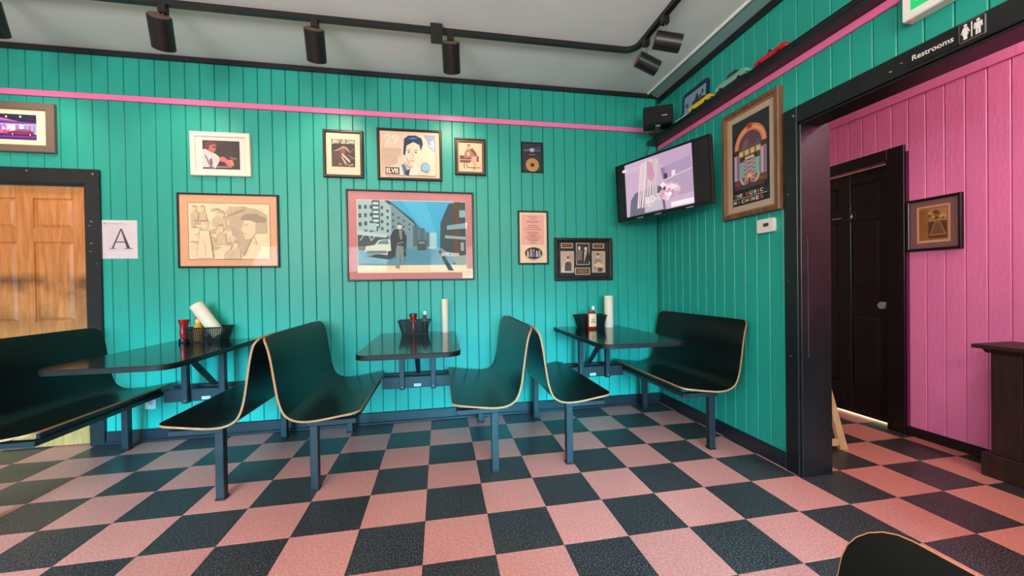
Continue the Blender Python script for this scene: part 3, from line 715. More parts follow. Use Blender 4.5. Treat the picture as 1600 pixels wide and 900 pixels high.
# ------------------------------------------------------------------ pictures
def picture(label, x0, x1, z0, z1, fw, fm, depth, matc, margins, art_fn, wall='b', bead=None, cat='picture', name='framed_picture', tilt=0.0, glass=True, inner=None):
    """margins = (left, right, bottom, top) of the print inside the outer edge, in metres"""
    W, Hh = x1-x0, z1-z0
    if wall == 'b': t = thing(name, label, cat, ((x0+x1)/2, WY, z0))
    elif wall == 'r': t = thing(name, label, cat, (WX, -(x0+x1)/2, z0), -PI/2)
    else: t = thing(name, label, cat, (PX, -(x0+x1)/2, z0), -PI/2)
    t.rotation_euler[1] = tilt
    h = W/2; d = -depth
    fr = MB(); c = min(fw*0.3, 0.006)
    # mitred frame, bevelled profile
    O = [(-h, 0), (h, 0), (h, Hh), (-h, Hh)]
    def ringp(ins, y): return [(-h+ins, y, ins), (h-ins, y, ins), (h-ins, y, Hh-ins), (-h+ins, y, Hh-ins)]
    R = [ringp(0, -0.001), ringp(0, d+c), ringp(c, d), ringp(fw-c, d), ringp(fw, d+c*0.8), ringp(fw, -0.001)]
    V = [p for r in R for p in r]; F = []
    for k in range(len(R)-1):
        for i in range(4): j = (i+1) % 4; F.append((k*4+i, k*4+j, (k+1)*4+j, (k+1)*4+i))
    fr.add(V, F).build('frame', fm, t)
    if inner:
        w2, m2, dd = inner; R = [ringp(fw-0.0005, d+dd), ringp(fw+w2, d+dd), ringp(fw+w2, -0.003)]
        V = [p for r in R for p in r]; F = []
        for k in range(2):
            for i in range(4): j = (i+1) % 4; F.append((k*4+i, k*4+j, (k+1)*4+j, (k+1)*4+i))
        MB().add(V, F).build('inner_frame', m2, t)
    yb = d*0.45
    if matc: MB().box(-h+fw*0.5, h-fw*0.5, yb, -0.002, fw*0.5, Hh-fw*0.5).build('mount', mat('mount_%d_%d_%d' % matc, matc, 0.75), t)
    else: MB().box(-h+fw*0.5, h-fw*0.5, yb, -0.002, fw*0.5, Hh-fw*0.5).build('backing', BLACKP, t)
    l, r, b, tp2 = margins
    if bead:
        MB().box(-h+l-bead[0], h-r+bead[0], yb-0.001, yb+0.001, b-bead[0], Hh-tp2+bead[0]).build('mount_bead', mat('bead_%d_%d_%d' % bead[1], bead[1], 0.6), t)
    aw, ah = W-l-r, Hh-b-tp2
    a = art_fn(aw, ah); a.build('print', t, ((l-r)/2, yb-0.0014, b))
    if glass: MB().box(-h+fw*0.7, h-fw*0.7, d*0.72-0.001, d*0.72+0.001, fw*0.7, Hh-fw*0.7).build('glass', GLASS, t)
    return t
BLKF = mat('black_frame', (20, 17, 16), 0.3); BRNF = mat('dark_brown_frame', (44, 28, 22), 0.35)
def shade(c, k): return tuple(max(0, min(255, int(x*k))) for x in c)
def blob(a, u, v, s, c, n=9, j=0.35):
    P = [(u + s[0]*math.cos(2*PI*k/n)*random.uniform(1-j, 1+j), v + s[1]*math.sin(2*PI*k/n)*random.uniform(1-j, 1+j)) for k in range(n)]
    a.poly(P, c)
# 1 neon diner at night
def art_diner(W, H_):
    a = Art(W, H_, (30, 24, 62)); a.rect(0, 0, 1, 0.2, (70, 26, 110))
    a.poly([(0, 0.62), (1, 0.62), (1, 0.66), (0.72, 0.7), (0.5, 0.8), (0.35, 0.86), (0, 0.86)], (214, 104, 160)); a.poly([(0, 0.62), (1, 0.62), (1, 0.64), (0.5, 0.74), (0, 0.8)], (92, 60, 150))
    a.rect(0, 0.22, 1, 0.62, (206, 176, 220))
    for k in range(14):
        u = k*0.072; a.rect(u, 0.3, u+0.055, 0.58, random.choice([(236, 214, 236), (250, 232, 226), (150, 110, 190), (110, 150, 190), (226, 150, 190)]), None)
    a.rect(0, 0.22, 0.55, 0.34, (206, 60, 110))
    for k in range(9): blob(a, random.uniform(0, 0.6), random.uniform(0.25, 0.5), (0.025, 0.05), random.choice([(250, 120, 150), (255, 226, 230), (200, 40, 90)]))
    a.poly([(0.5, 0.2), (0.53, 0.3), (0.64, 0.35), (0.72, 0.42), (0.86, 0.4), (0.95, 0.33), (0.98, 0.2)], (150, 24, 70)); a.poly([(0.64, 0.34), (0.72, 0.4), (0.85, 0.38), (0.9, 0.34)], (90, 110, 150))
    for u in (0.6, 0.9): a.ell(u, 0.2, 0.03, 0.07, (20, 14, 30)); a.ell(u, 0.2, 0.015, 0.035, (200, 190, 210))
    a.line([(0, 0.08), (1, 0.12)], 0.006, (150, 60, 180))
    for u, v in ((0.5, 0.88), (0.74, 0.9)): a.ell(u, v, 0.02, 0.04, (250, 226, 210))
    return a
picture('grey framed print of a neon-lit diner, cut off at the left edge', -3.20, -2.637, 2.151, 2.507, 0.052, mat('taupe_frame', (112, 92, 78), 0.45), 0.03, (242, 214, 182), (0.10, 0.115, 0.09, 0.085), art_diner, glass=True)
# 2 performer leaning over his hands, white frame
def art_perf(W, H_):
    a = Art(W, H_, (58, 36, 34))
    for _ in range(14): blob(a, random.uniform(0.4, 1), random.uniform(0.3, 1), (0.12, 0.12), shade((62, 40, 38), random.uniform(0.8, 1.15)))
    a.poly([(0, 0.02), (0, 0.66), (0.08, 0.7), (0.2, 0.62), (0.36, 0.52), (0.48, 0.38), (0.42, 0.2), (0.34, 0.02)], (196, 180, 178)); a.poly([(0.04, 0.5), (0.1, 0.46), (0.26, 0.06), (0.2, 0.04)], (128, 104, 110)); a.poly([(0.18, 0.3), (0.24, 0.4), (0.27, 0.2), (0.24, 0.06)], (106, 84, 92))
    a.poly([(0.08, 0.78), (0.14, 0.9), (0.26, 0.96), (0.36, 0.9), (0.38, 0.78), (0.34, 0.62), (0.26, 0.56), (0.16, 0.62)], (168, 92, 84)); a.poly([(0.07, 0.76), (0.1, 0.92), (0.24, 0.99), (0.38, 0.92), (0.39, 0.8), (0.32, 0.86), (0.2, 0.82), (0.16, 0.66), (0.1, 0.66)], (104, 40, 36)); a.rect(0.28, 0.74, 0.38, 0.79, (60, 30, 30))
    a.poly([(0.44, 0.4), (0.56, 0.44), (0.66, 0.34), (0.8, 0.3), (0.84, 0.2), (0.78, 0.1), (0.66, 0.12), (0.6, 0.24), (0.46, 0.28)], (206, 98, 84))
    for k in range(4): a.line([(0.7+0.02*k, 0.3-0.04*k), (0.82+0.01*k, 0.34-0.07*k)], 0.006, (232, 138, 112))
    a.poly([(0.36, 0.04), (0.8, 0.06), (0.8, 0.1), (0.4, 0.1)], (150, 116, 120)); a.line([(0.74, 0.42), (0.92, 0.36)], 0.003, (200, 180, 170)); a.line([(0.0, 0.03), (0.3, 0.05)], 0.006, (90, 40, 60))
    return a
picture('white framed photograph of a performer in a pale shirt', -1.773, -1.355, 2.025, 2.363, 0.035, mat('cream_frame', (238, 216, 192), 0.4), 0.03, (230, 206, 192), (0.082, 0.078, 0.055, 0.062), art_perf, tilt=math.radians(-0.4))
# 3 pencil collage
def art_pencil(W, H_):
    pap = (240, 204, 164); a = Art(W, H_, pap)
    def sh(k): return tuple(int(p*k) for p in pap)
    for _ in range(46):
        u, v = random.uniform(0.05, 0.62), random.uniform(0.2, 0.95); blob(a, u, v, (random.uniform(0.02, 0.07), random.uniform(0.02, 0.08)), sh(random.uniform(0.8, 0.97)))
    a.poly([(0.5, 0.93), (0.66, 0.96), (0.85, 0.9), (0.97, 0.8), (0.97, 0.47), (0.8, 0.47), (0.78, 0.36), (0.72, 0.2), (0.66, 0.05), (0.6, 0.3), (0.5, 0.6)], sh(0.80))
    a.poly([(0.64, 0.74), (0.7, 0.82), (0.84, 0.82), (0.97, 0.74), (0.95, 0.66), (0.82, 0.66), (0.66, 0.7)], sh(0.66))
    a.poly([(0.68, 0.7), (0.66, 0.58), (0.64, 0.53), (0.67, 0.5), (0.67, 0.44), (0.7, 0.36), (0.76, 0.36), (0.82, 0.46), (0.83, 0.66), (0.76, 0.7)], sh(0.94)); a.line([(0.67, 0.61), (0.73, 0.62)], 0.004, sh(0.55)); a.line([(0.66, 0.46), (0.71, 0.46)], 0.003, sh(0.55)); a.line([(0.8, 0.42), (0.84, 0.27), (0.79, 0.3)], 0.003, sh(0.55)); a.line([(0.76, 0.35), (0.68, 0.06)], 0.003, sh(0.6))
    for (u, v, s) in ((0.2, 0.62, 1.5), (0.36, 0.84, 1), (0.41, 0.8, 1), (0.49, 0.22, 1), (0.58, 0.26, 1), (0.08, 0.9, 0.8), (0.18, 0.9, 0.8), (0.4, 0.55, 1.1)):
        a.ell(u, v, 0.03*s, 0.06*s, sh(0.95)); a.ell(u, v+0.03*s, 0.032*s, 0.045*s, sh(0.74), 14, 0, PI); a.poly([(u-0.05*s, v-0.26*s), (u-0.045*s, v-0.09*s), (u, v-0.05*s), (u+0.045*s, v-0.09*s), (u+0.06*s, v-0.26*s)], sh(0.87))
        a.line([(u-0.015*s, v+0.005), (u-0.005*s, v+0.005)], 0.002, sh(0.5)); a.line([(u+0.006*s, v+0.005), (u+0.016*s, v+0.005)], 0.002, sh(0.5)); a.line([(u-0.04*s, v-0.1*s), (u-0.06*s, v-0.24*s)], 0.002, sh(0.6))
    a.poly([(0.14, 0.5), (0.26, 0.5), (0.3, 0.02), (0.1, 0.02)], sh(0.98)); a.line([(0.14, 0.5), (0.1, 0.04)], 0.003, sh(0.62)); a.line([(0.26, 0.5), (0.3, 0.04)], 0.003, sh(0.62)); a.line([(0.2, 0.3), (0.21, 0.04)], 0.003, sh(0.7))
    a.poly([(0.46, 0.88), (0.66, 0.95), (0.7, 0.9), (0.48, 0.78)], sh(0.86))
    for k in range(7): a.line([(0.47+0.03*k, 0.8+0.01*k), (0.475+0.03*k, 0.86+0.012*k)], 0.003, sh(0.6))
    for _ in range(150):
        u, v = random.uniform(0.05, 0.95), random.uniform(0.3, 0.95); d = random.uniform(0.01, 0.05)
        if u < 0.62 or v > 0.72: a.line([(u, v), (u + d*0.6, v - d)], 0.0012, sh(random.uniform(0.6, 0.8)))
    return a
picture('black framed pencil drawing with a peach mount, below the white frame', -1.874, -1.164, 1.315, 1.891, 0.013, BLKF, 0.024, (226, 160, 122), (0.074, 0.068, 0.067, 0.077), art_pencil, bead=(0.004, (150, 84, 52)))
# 4 Jerry Lee Lewis sheet
def art_jll(W, H_):
    a = Art(W, H_, (236, 190, 158)); a.rect(0.14, 0.18, 0.86, 0.86, (44, 30, 26)); a.text('JERRY LEE LEWIS', 0.16, 0.735, 0.11, (240, 214, 196), width=0.68, bold=0.02)
    a.poly([(0.15, 0.19), (0.15, 0.5), (0.3, 0.6), (0.5, 0.62), (0.7, 0.4), (0.6, 0.19)], (78, 50, 38)); a.poly([(0.17, 0.56), (0.34, 0.62), (0.5, 0.7), (0.62, 0.66), (0.72, 0.54), (0.68, 0.54), (0.56, 0.63), (0.48, 0.64), (0.34, 0.58)], (170, 128, 104))
    a.poly([(0.42, 0.6), (0.5, 0.66), (0.58, 0.56), (0.5, 0.48), (0.42, 0.5)], (112, 78, 62))
    for k in range(5): a.line([(0.46+0.04*k, 0.5-0.03*k), (0.56+0.035*k, 0.42-0.03*k)], 0.011, (226, 190, 168))
    for k in range(4): a.line([(0.44+0.03*k, 0.44-0.05*k), (0.5+0.04*k, 0.37-0.045*k)], 0.008, (206, 166, 142))
    a.line([(0.66, 0.48), (0.84, 0.38)], 0.006, (150, 112, 92)); a.line([(0.66, 0.36), (0.84, 0.42)], 0.004, (130, 96, 80)); a.line([(0.7, 0.54), (0.84, 0.64)], 0.006, (120, 88, 72))
    for u, v in ((0.4, 0.24), (0.58, 0.25), (0.68, 0.22), (0.76, 0.24)): blob(a, u, v, (0.05, 0.03), (150, 112, 92))
    a.line([(0.32, 0.145), (0.56, 0.14)], 0.002, (150, 110, 90)); return a
picture('dark framed music sheet headed by a white-on-black performer name', -0.826, -0.514, 2.045, 2.434, 0.024, BRNF, 0.024, (236, 190, 158), (0.03, 0.03, 0.03, 0.03), art_jll)
# 5 stamp poster (plain generic portrait)
def art_stamp(W, H_):
    cream = (238, 192, 158); a = Art(W, H_, (46, 24, 20)); a.rect(0.012, 0.014, 0.988, 0.986, cream)
    nx, ny = 34, 26
    for k in range(nx):
        u = (k+0.5)/nx
        for v in (0.006, 0.994): a.ell(u, v, 0.0085, 0.013, (46, 24, 20), 8)
    for k in range(ny):
        v = (k+0.5)/ny
        for u in (0.005, 0.995): a.ell(u, v, 0.008, 0.0115, (46, 24, 20), 8)
    a.rect(0.085, 0.06, 0.92, 0.92, (234, 196, 168)); a.poly([(0.72, 0.92), (0.92, 0.92), (0.92, 0.55), (0.84, 0.6), (0.78, 0.8)], (150, 150, 176)); a.rect(0.085, 0.44, 0.36, 0.62, (214, 172, 146)); a.poly([(0.085, 0.2), (0.3, 0.3), (0.3, 0.44), (0.085, 0.5)], (206, 166, 146))
    a.text('29', 0.1, 0.70, 0.2, (250, 214, 184), width=0.22, bold=0.02)
    a.text('USA', 0.905, 0.60, 0.085, (236, 232, 236), bold=0.02, rot=PI/2)
    # plain singer: shoulders, neck, head, hair, microphone
    a.poly([(0.24, 0.06), (0.32, 0.2), (0.4, 0.3), (0.5, 0.24), (0.6, 0.28), (0.7, 0.06)], (226, 206, 186)); a.poly([(0.36, 0.27), (0.4, 0.3), (0.48, 0.12), (0.4, 0.06)], (70, 110, 150)); a.poly([(0.42, 0.14), (0.5, 0.2), (0.48, 0.06), (0.42, 0.06)], (30, 52, 84))
    a.poly([(0.42, 0.4), (0.42, 0.24), (0.5, 0.18), (0.58, 0.28)], (206, 150, 130))
    a.ell(0.535, 0.52, 0.145, 0.27, (240, 200, 170), 24)
    a.poly([(0.40, 0.66), (0.39, 0.5), (0.42, 0.46), (0.45, 0.68), (0.56, 0.76), (0.66, 0.7), (0.68, 0.58), (0.72, 0.72), (0.7, 0.84), (0.6, 0.9), (0.48, 0.89), (0.41, 0.82)], (30, 46, 84)); a.poly([(0.46, 0.82), (0.56, 0.86), (0.64, 0.84), (0.56, 0.82)], (84, 120, 170))
    for u in (0.485, 0.6): a.line([(u-0.035, 0.585), (u+0.03, 0.595)], 0.005, (60, 60, 80)); a.ell(u, 0.545, 0.018, 0.018, (76, 84, 110), 10)
    a.line([(0.55, 0.55), (0.56, 0.43), (0.535, 0.42)], 0.003, (150, 100, 90)); a.line([(0.5, 0.36), (0.575, 0.365)], 0.006, (176, 100, 96)); a.poly([(0.43, 0.44), (0.47, 0.3), (0.52, 0.27), (0.46, 0.42)], (198, 160, 150))
    a.ell(0.75, 0.22, 0.075, 0.12, (104, 140, 166), 18); a.ell(0.75, 0.235, 0.06, 0.085, (150, 184, 200), 18); a.poly([(0.62, 0.06), (0.66, 0.16), (0.8, 0.1), (0.78, 0.06)], (236, 190, 164))
    for k in range(4): a.line([(0.68+0.03*k, 0.13), (0.68+0.03*k, 0.31)], 0.002, (60, 96, 130))
    a.rect(0.1, 0.075, 0.325, 0.215, (52, 34, 28)); a.text('ELVIS', 0.115, 0.095, 0.1, (250, 226, 200), width=0.195, bold=0.035)
    a.line([(0.055, 0.1), (0.055, 0.66)], 0.004, (176, 130, 108)); return a
picture('dark framed poster in the form of a large postage stamp', -0.404, 0.126, 2.041, 2.472, 0.02, BRNF, 0.025, None, (0.016, 0.016, 0.016, 0.016), art_stamp, tilt=math.radians(-0.3))
# 6 sepia man seated at piano
def art_piano(W, H_):
    a = Art(W, H_, (228, 182, 148)); a.rect(0.04, 0.04, 0.96, 0.96, (222, 176, 142)); a.rect(0.04, 0.04, 0.96, 0.2, (232, 188, 156))
    a.rect(0.05, 0.36, 0.86, 0.56, (92, 56, 38)); a.rect(0.05, 0.4, 0.6, 0.43, (190, 144, 114)); a.rect(0.05, 0.31, 0.5, 0.36, (110, 70, 50)); a.rect(0.22, 0.1, 0.26, 0.32, (100, 62, 44)); a.rect(0.34, 0.1, 0.37, 0.32, (110, 70, 50)); a.rect(0.38, 0.13, 0.95, 0.17, (140, 96, 72))
    a.poly([(0.24, 0.46), (0.26, 0.66), (0.36, 0.78), (0.5, 0.8), (0.7, 0.7), (0.82, 0.52), (0.7, 0.42), (0.5, 0.5)], (150, 106, 82)); a.poly([(0.5, 0.78), (0.6, 0.82), (0.76, 0.66), (0.8, 0.5), (0.66, 0.6)], (100, 62, 46)); a.poly([(0.54, 0.5), (0.76, 0.56), (0.78, 0.42), (0.74, 0.2), (0.64, 0.2), (0.54, 0.4)], (196, 150, 120)); a.ell(0.44, 0.85, 0.075, 0.09, (196, 148, 118)); a.ell(0.44, 0.9, 0.08, 0.05, (110, 72, 54), 14, 0, PI)
    a.poly([(0.34, 0.62), (0.42, 0.7), (0.48, 0.64), (0.44, 0.5)], (206, 160, 130)); a.line([(0.66, 0.2), (0.66, 0.1)], 0.005, (90, 56, 40)); a.line([(0.58, 0.09), (0.74, 0.09)], 0.005, (120, 82, 62)); return a
picture('small dark framed sepia photograph of a man seated at a piano', 0.234, 0.500, 2.102, 2.418, 0.018, BRNF, 0.03, (32, 20, 16), (0.032, 0.032, 0.03, 0.036), art_piano, inner=(0.012, mat('bronze_lip', (120, 78, 54), 0.3), 0.006))
# 7 disc plaque
def art_disc(W, H_):
    a = Art(W, H_, (26, 22, 24)); a.rect(0.04, 0.5, 0.96, 0.97, (36, 30, 36)); a.rect(0.08, 0.03, 0.92, 0.47, (46, 42, 42)); a.poly([(0.06, 0.68), (0.3, 0.72), (0.94, 0.84), (0.94, 0.88), (0.5, 0.83), (0.06, 0.74)], (70, 58, 96)); a.ell(0.5, 0.76, 0.12, 0.07, (176, 166, 190)); a.text("PLATINUM'S", 0.1, 0.73, 0.045, (170, 164, 176), width=0.8, bold=0.01) if False else a.rect(0.1, 0.735, 0.38, 0.765, (120, 112, 126)); a.rect(0.6, 0.735, 0.92, 0.765, (120, 112, 126)); a.rect(0.34, 0.59, 0.66, 0.61, (140, 130, 136))
    return a
pl = picture('small black plaque with a gold compact disc, near the corner', 0.82, 1.018, 2.148, 2.418, 0.008, BLKF, 0.016, None, (0.008, 0.008, 0.008, 0.008), art_disc, glass=False)
def disc_mb(r0, r1, y, th, n=32):
    V = []; F = []
    for r, yy in ((r0, y), (r1, y), (r1, y+th), (r0, y+th)): V += [(r*math.cos(2*PI*k/n), yy, r*math.sin(2*PI*k/n)) for k in range(n)]
    for i in range(4):
        for k in range(n): F.append((i*n+k, i*n+(k+1) % n, ((i+1) % 4)*n+(k+1) % n, ((i+1) % 4)*n+k))
    return MB().add(V, F)
dk = disc_mb(0.017, 0.06, -0.0115, 0.002).build('disc', mat('gold_disc', (214, 150, 92), 0.25, metal=0.8), pl); dk.location = (0.002, 0, 0.068)
dh = disc_mb(0.005, 0.0168, -0.0118, 0.002).build('disc_hub', BLACKP, dk)
# 8 large street poster
def art_street(W, H_):
    a = Art(W, H_, (52, 160, 196)); a.rect(0, 0, 1, 0.1, (234, 206, 166)); a.poly([(0, 0.1), (1, 0.1), (1, 0.34), (0.72, 0.36), (0.6, 0.36), (0, 0.3)], (78, 140, 158)); a.rect(0.64, 0.33, 0.72, 0.56, (156, 196, 196)); a.poly([(0.4, 1), (0.62, 1), (0.72, 0.55), (0.6, 0.6)], (70, 172, 204))
    # left row of buildings in perspective
    a.poly([(0, 0.3), (0, 1), (0.26, 1), (0.5, 0.72), (0.56, 0.62), (0.56, 0.35)], (156, 178, 176)); a.poly([(0.24, 1), (0.28, 1), (0.5, 0.74), (0.56, 0.62), (0.56, 0.58), (0.48, 0.71)], (44, 50, 52)); a.poly([(0.3, 0.32), (0.3, 0.96), (0.5, 0.7), (0.56, 0.6), (0.56, 0.34)], (112, 140, 146))
    for r in range(5):
        for k in range(11):
            u = 0.01+k*0.05; top = 0.95 - max(0, u-0.2)*0.95; v = top - 0.02 - r*0.12*(1-u*0.9)
            if v < 0.56: continue
            s = (1-u*1.1); a.rect(u, v-0.055*s, u+0.022*s+0.004, v, (60, 74, 80))
    a.rect(0.13, 0.62, 0.2, 1, (70, 84, 88))
    for k in range(6): a.rect(0.14, 0.64+0.06*k, 0.19, 0.67+0.06*k, (190, 206, 204))
    a.rect(0.0, 0.3, 0.28, 0.52, (64, 72, 72)); a.poly([(0, 0.52), (0.25, 0.48), (0.28, 0.52), (0, 0.58)], (176, 192, 190)); a.rect(0.09, 0.58, 0.17, 0.68, (160, 182, 184)); a.line([(0.02, 0.44), (0.06, 0.52)], 0.006, (190, 200, 196)); a.line([(0.1, 0.52), (0.12, 0.44), (0.16, 0.51)], 0.006, (190, 200, 196))
    for u, v, w_, h_ in ((0.5, 0.36, 0.05, 0.3), (0.56, 0.36, 0.05, 0.26), (0.62, 0.36, 0.03, 0.2)): a.rect(u, v, u+w_, v+h_, (72, 96, 104))
    a.rect(0.54, 0.31, 0.62, 0.45, (62, 66, 64)); a.rect(0.55, 0.4, 0.61, 0.43, (120, 134, 132))
    # right side buildings
    a.poly([(0.75, 0.35), (0.76, 0.7), (0.8, 0.84), (0.84, 0.97), (1, 1), (1, 0.2), (0.8, 0.3)], (52, 66, 66)); a.poly([(0.88, 0.1), (0.89, 1), (0.95, 1), (0.94, 0.12)], (86, 58, 40)); a.poly([(0.82, 0.6), (1, 0.62), (1, 0.7), (0.82, 0.66)], (120, 160, 168)); a.poly([(0.8, 0.48), (1, 0.46), (1, 0.5), (0.8, 0.52)], (140, 160, 158)); a.rect(0.94, 0.78, 1, 0.88, (126, 168, 178)); a.rect(0.95, 0.3, 0.98, 0.42, (150, 160, 156)); a.poly([(0.9, 0.1), (1, 0.1), (1, 0.24), (0.86, 0.22)], (150, 160, 150)); a.poly([(0.73, 0.3), (0.76, 0.3), (0.88, 0.02), (0.83, 0.02)], (58, 62, 60))
    # parked car, long shadow
    a.poly([(0.08, 0.22), (0.28, 0.18), (0.34, 0.22), (0.3, 0.3)], (44, 58, 64)); a.poly([(0.06, 0.28), (0.07, 0.36), (0.15, 0.38), (0.19, 0.45), (0.28, 0.46), (0.32, 0.4), (0.32, 0.26), (0.26, 0.24)], (206, 208, 190)); a.poly([(0.17, 0.39), (0.2, 0.44), (0.27, 0.45), (0.28, 0.39)], (96, 128, 136)); a.rect(0.08, 0.26, 0.26, 0.3, (110, 126, 124)); a.ell(0.285, 0.26, 0.02, 0.04, (40, 46, 48)); a.line([(0.02, 0.115), (0.36, 0.1)], 0.008, (96, 128, 134))
    # walking figure in a dark coat
    a.poly([(0.335, 0.06), (0.35, 0.2), (0.33, 0.36), (0.4, 0.4), (0.42, 0.3), (0.405, 0.12), (0.39, 0.1), (0.38, 0.28), (0.375, 0.12), (0.37, 0.05)], (116, 130, 128)); a.poly([(0.3, 0.24), (0.29, 0.5), (0.33, 0.6), (0.4, 0.6), (0.44, 0.5), (0.43, 0.22), (0.41, 0.22), (0.41, 0.36), (0.35, 0.38), (0.33, 0.22)], (40, 44, 46)); a.poly([(0.37, 0.59), (0.4, 0.59), (0.4, 0.46), (0.38, 0.46)], (120, 124, 118)); a.ell(0.378, 0.635, 0.021, 0.038, (206, 192, 168)); a.ell(0.378, 0.66, 0.023, 0.022, (70, 66, 60), 12, 0, PI)
    a.line([(0.35, 0.4), (0.41, 0.42)], 0.006, (150, 150, 142)); a.text('JAMES DEAN', 0.755, 0.205, 0.068, (250, 236, 208), width=0.175, bold=0.02)
    for _ in range(60): a.rect(*(lambda u, v: (u, v, u+0.03, v+0.004))(random.uniform(0.4, 0.8), random.uniform(0.12, 0.32)), shade((90, 150, 166), random.uniform(0.85, 1.1)))
    return a
sp = picture('large black framed street poster in blue tones with a dusty pink mount', -0.656, 0.387, 1.197, 1.953, 0.013, BLKF, 0.026, (196, 124, 122), (0.086, 0.07, 0.07, 0.085), art_street, bead=(0.004, (240, 214, 180)))
stn = Art(0.095, 0.085, (238, 214, 180)); stn.line([(0.15, 0.6), (0.4, 0.7), (0.85, 0.64)], 0.003, (196, 164, 120)); stn.line([(0.15, 0.4), (0.7, 0.42)], 0.002, (196, 164, 120))
tag(stn.build('price_note', sp, (0.465, -0.0225, 0.012)), 'small cream note tucked behind the glass corner')
# 9 narrow menu sheet
def art_menu(W, H_):
    a = Art(W, H_, (240, 198, 162)); a.rect(0.08, 0.36, 0.9, 0.95, (190, 120, 104)); a.rect(0.088, 0.365, 0.892, 0.945, (236, 164, 148))
    for v, w_ in ((0.91, 0.36), (0.875, 0.2), (0.825, 0.5), (0.80, 0.44), (0.74, 0.3), (0.705, 0.5), (0.66, 0.66), (0.6, 0.42), (0.56, 0.46), (0.53, 0.2), (0.5, 0.6), (0.46, 0.5), (0.43, 0.34), (0.39, 0.14)):
        n = int(w_*16); u = 0.49-w_/2
        while u < 0.49 + w_/2:
            l = random.uniform(0.03, 0.08); a.rect(u, v, min(u+l, 0.49+w_/2), v+0.013, (170, 102, 90)); u += l + 0.015
    a.ell(0.5, 0.185, 0.34, 0.125, (206, 170, 150), 28); a.ell(0.5, 0.185, 0.325, 0.117, (36, 26, 34), 28)
    for u, h_, c in ((0.28, 0.1, (206, 176, 150)), (0.4, 0.13, (186, 150, 140)), (0.5, 0.12, (120, 90, 140)), (0.62, 0.1, (196, 160, 176)), (0.72, 0.11, (176, 150, 140))): a.poly([(u-0.04, 0.11), (u-0.03, 0.11+h_), (u+0.03, 0.11+h_), (u+0.045, 0.11)], c); a.ell(u, 0.12+h_, 0.025, 0.016, (226, 190, 166), 10)
    a.rect(0.42, 0.045, 0.58, 0.055, (180, 140, 120)); return a
picture('tall narrow black framed pink sheet with an oval photo at the bottom', 0.779, 1.057, 1.327, 1.806, 0.014, BLKF, 0.022, (240, 198, 162), (0.018, 0.018, 0.018, 0.018), art_menu)
# 10 memorabilia trio
def art_trio(W, H_):
    a = Art(W, H_, (24, 16, 16)); gold = (206, 160, 124)
    def brass(u0, v0, u1, v1, n):
        a.rect(u0, v0, u1, v1, gold); a.rect(u0+0.02, v0+0.025, u1-0.02, v1-0.025, (62, 36, 22))
        for k in range(n): v = v0+0.05+(v1-v0-0.1)*(k+0.5)/n; a.rect(u0+0.05, v-0.008, u1-0.05, v+0.008, (176, 128, 88))
    brass(0.04, 0.83, 0.28, 0.98, 1); brass(0.69, 0.82, 0.93, 0.97, 1); brass(0.32, 0.04, 0.63, 0.25, 3)
    def photo(u0, v0, u1, v1, bgc):
        a.rect(u0, v0, u1, v1, (214, 176, 148)); a.rect(u0+0.012, v0+0.018, u1-0.012, v1-0.018, bgc); return lambda u, v: (u0+(u1-u0)*u, v0+(v1-v0)*v)
    def person(f, u, v, s, suit, skin, hair):
        M = lambda L: [f(*p) for p in L]
        a.poly(M([(u-0.3*s, v-0.6*s), (u-0.26*s, v-0.2*s), (u-0.08*s, v-0.1*s), (u+0.08*s, v-0.1*s), (u+0.26*s, v-0.2*s), (u+0.3*s, v-0.6*s)]), suit)
        a.poly(M([(u-0.09*s+0.1*s*math.cos(t) + 0.09*s, v+0.13*s*math.sin(t)) for t in [2*PI*k/14 for k in range(14)]]), skin)
        a.poly(M([(u+0.11*s*math.cos(t), v+0.05*s+0.11*s*math.sin(t)) for t in [PI*k/10 for k in range(11)]]), hair)
    f = photo(0.03, 0.1, 0.30, 0.74, (196, 160, 138)); a.poly([f(*p) for p in [(0.05, 0.05), (0.3, 0.5), (0.5, 0.6), (0.9, 0.2), (0.8, 0.05)]], (226, 194, 170)); person(f, 0.55, 0.62, 0.9, (84, 66, 58), (220, 184, 160), (50, 36, 32))
    for k in range(3): a.line([f(0.62, 0.8-0.07*k), f(0.9, 0.82-0.07*k)], 0.002, (60, 46, 42))
    f = photo(0.345, 0.335, 0.62, 0.98, (58, 42, 46)); person(f, 0.24, 0.8, 1.0, (120, 98, 88), (220, 184, 162), (30, 22, 22)); person(f, 0.72, 0.76, 1.0, (44, 32, 32), (224, 190, 168), (30, 22, 22)); a.poly([f(0.62, 0.62), f(0.82, 0.62), f(0.58, 0.1)], (206, 184, 166))
    f = photo(0.67, 0.1, 0.945, 0.74, (186, 150, 128)); person(f, 0.45, 0.76, 1.0, (150, 122, 104), (216, 180, 156), (70, 52, 46)); a.poly([f(*p) for p in [(0.1, 0.36), (0.5, 0.5), (0.9, 0.36), (0.8, 0.2), (0.3, 0.24)]], (222, 176, 140)); a.poly([f(*p) for p in [(0.4, 0.04), (0.5, 0.24), (0.8, 0.22), (0.76, 0.04)]], (70, 56, 50))
    return a
picture('wide dark shadow box with three black and white photos and brass plates', 1.110, 1.667, 1.178, 1.565, 0.03, mat('dark_mahogany', (40, 24, 22), 0.25), 0.035, (24, 16, 16), (0.045, 0.045, 0.04, 0.04), art_trio)
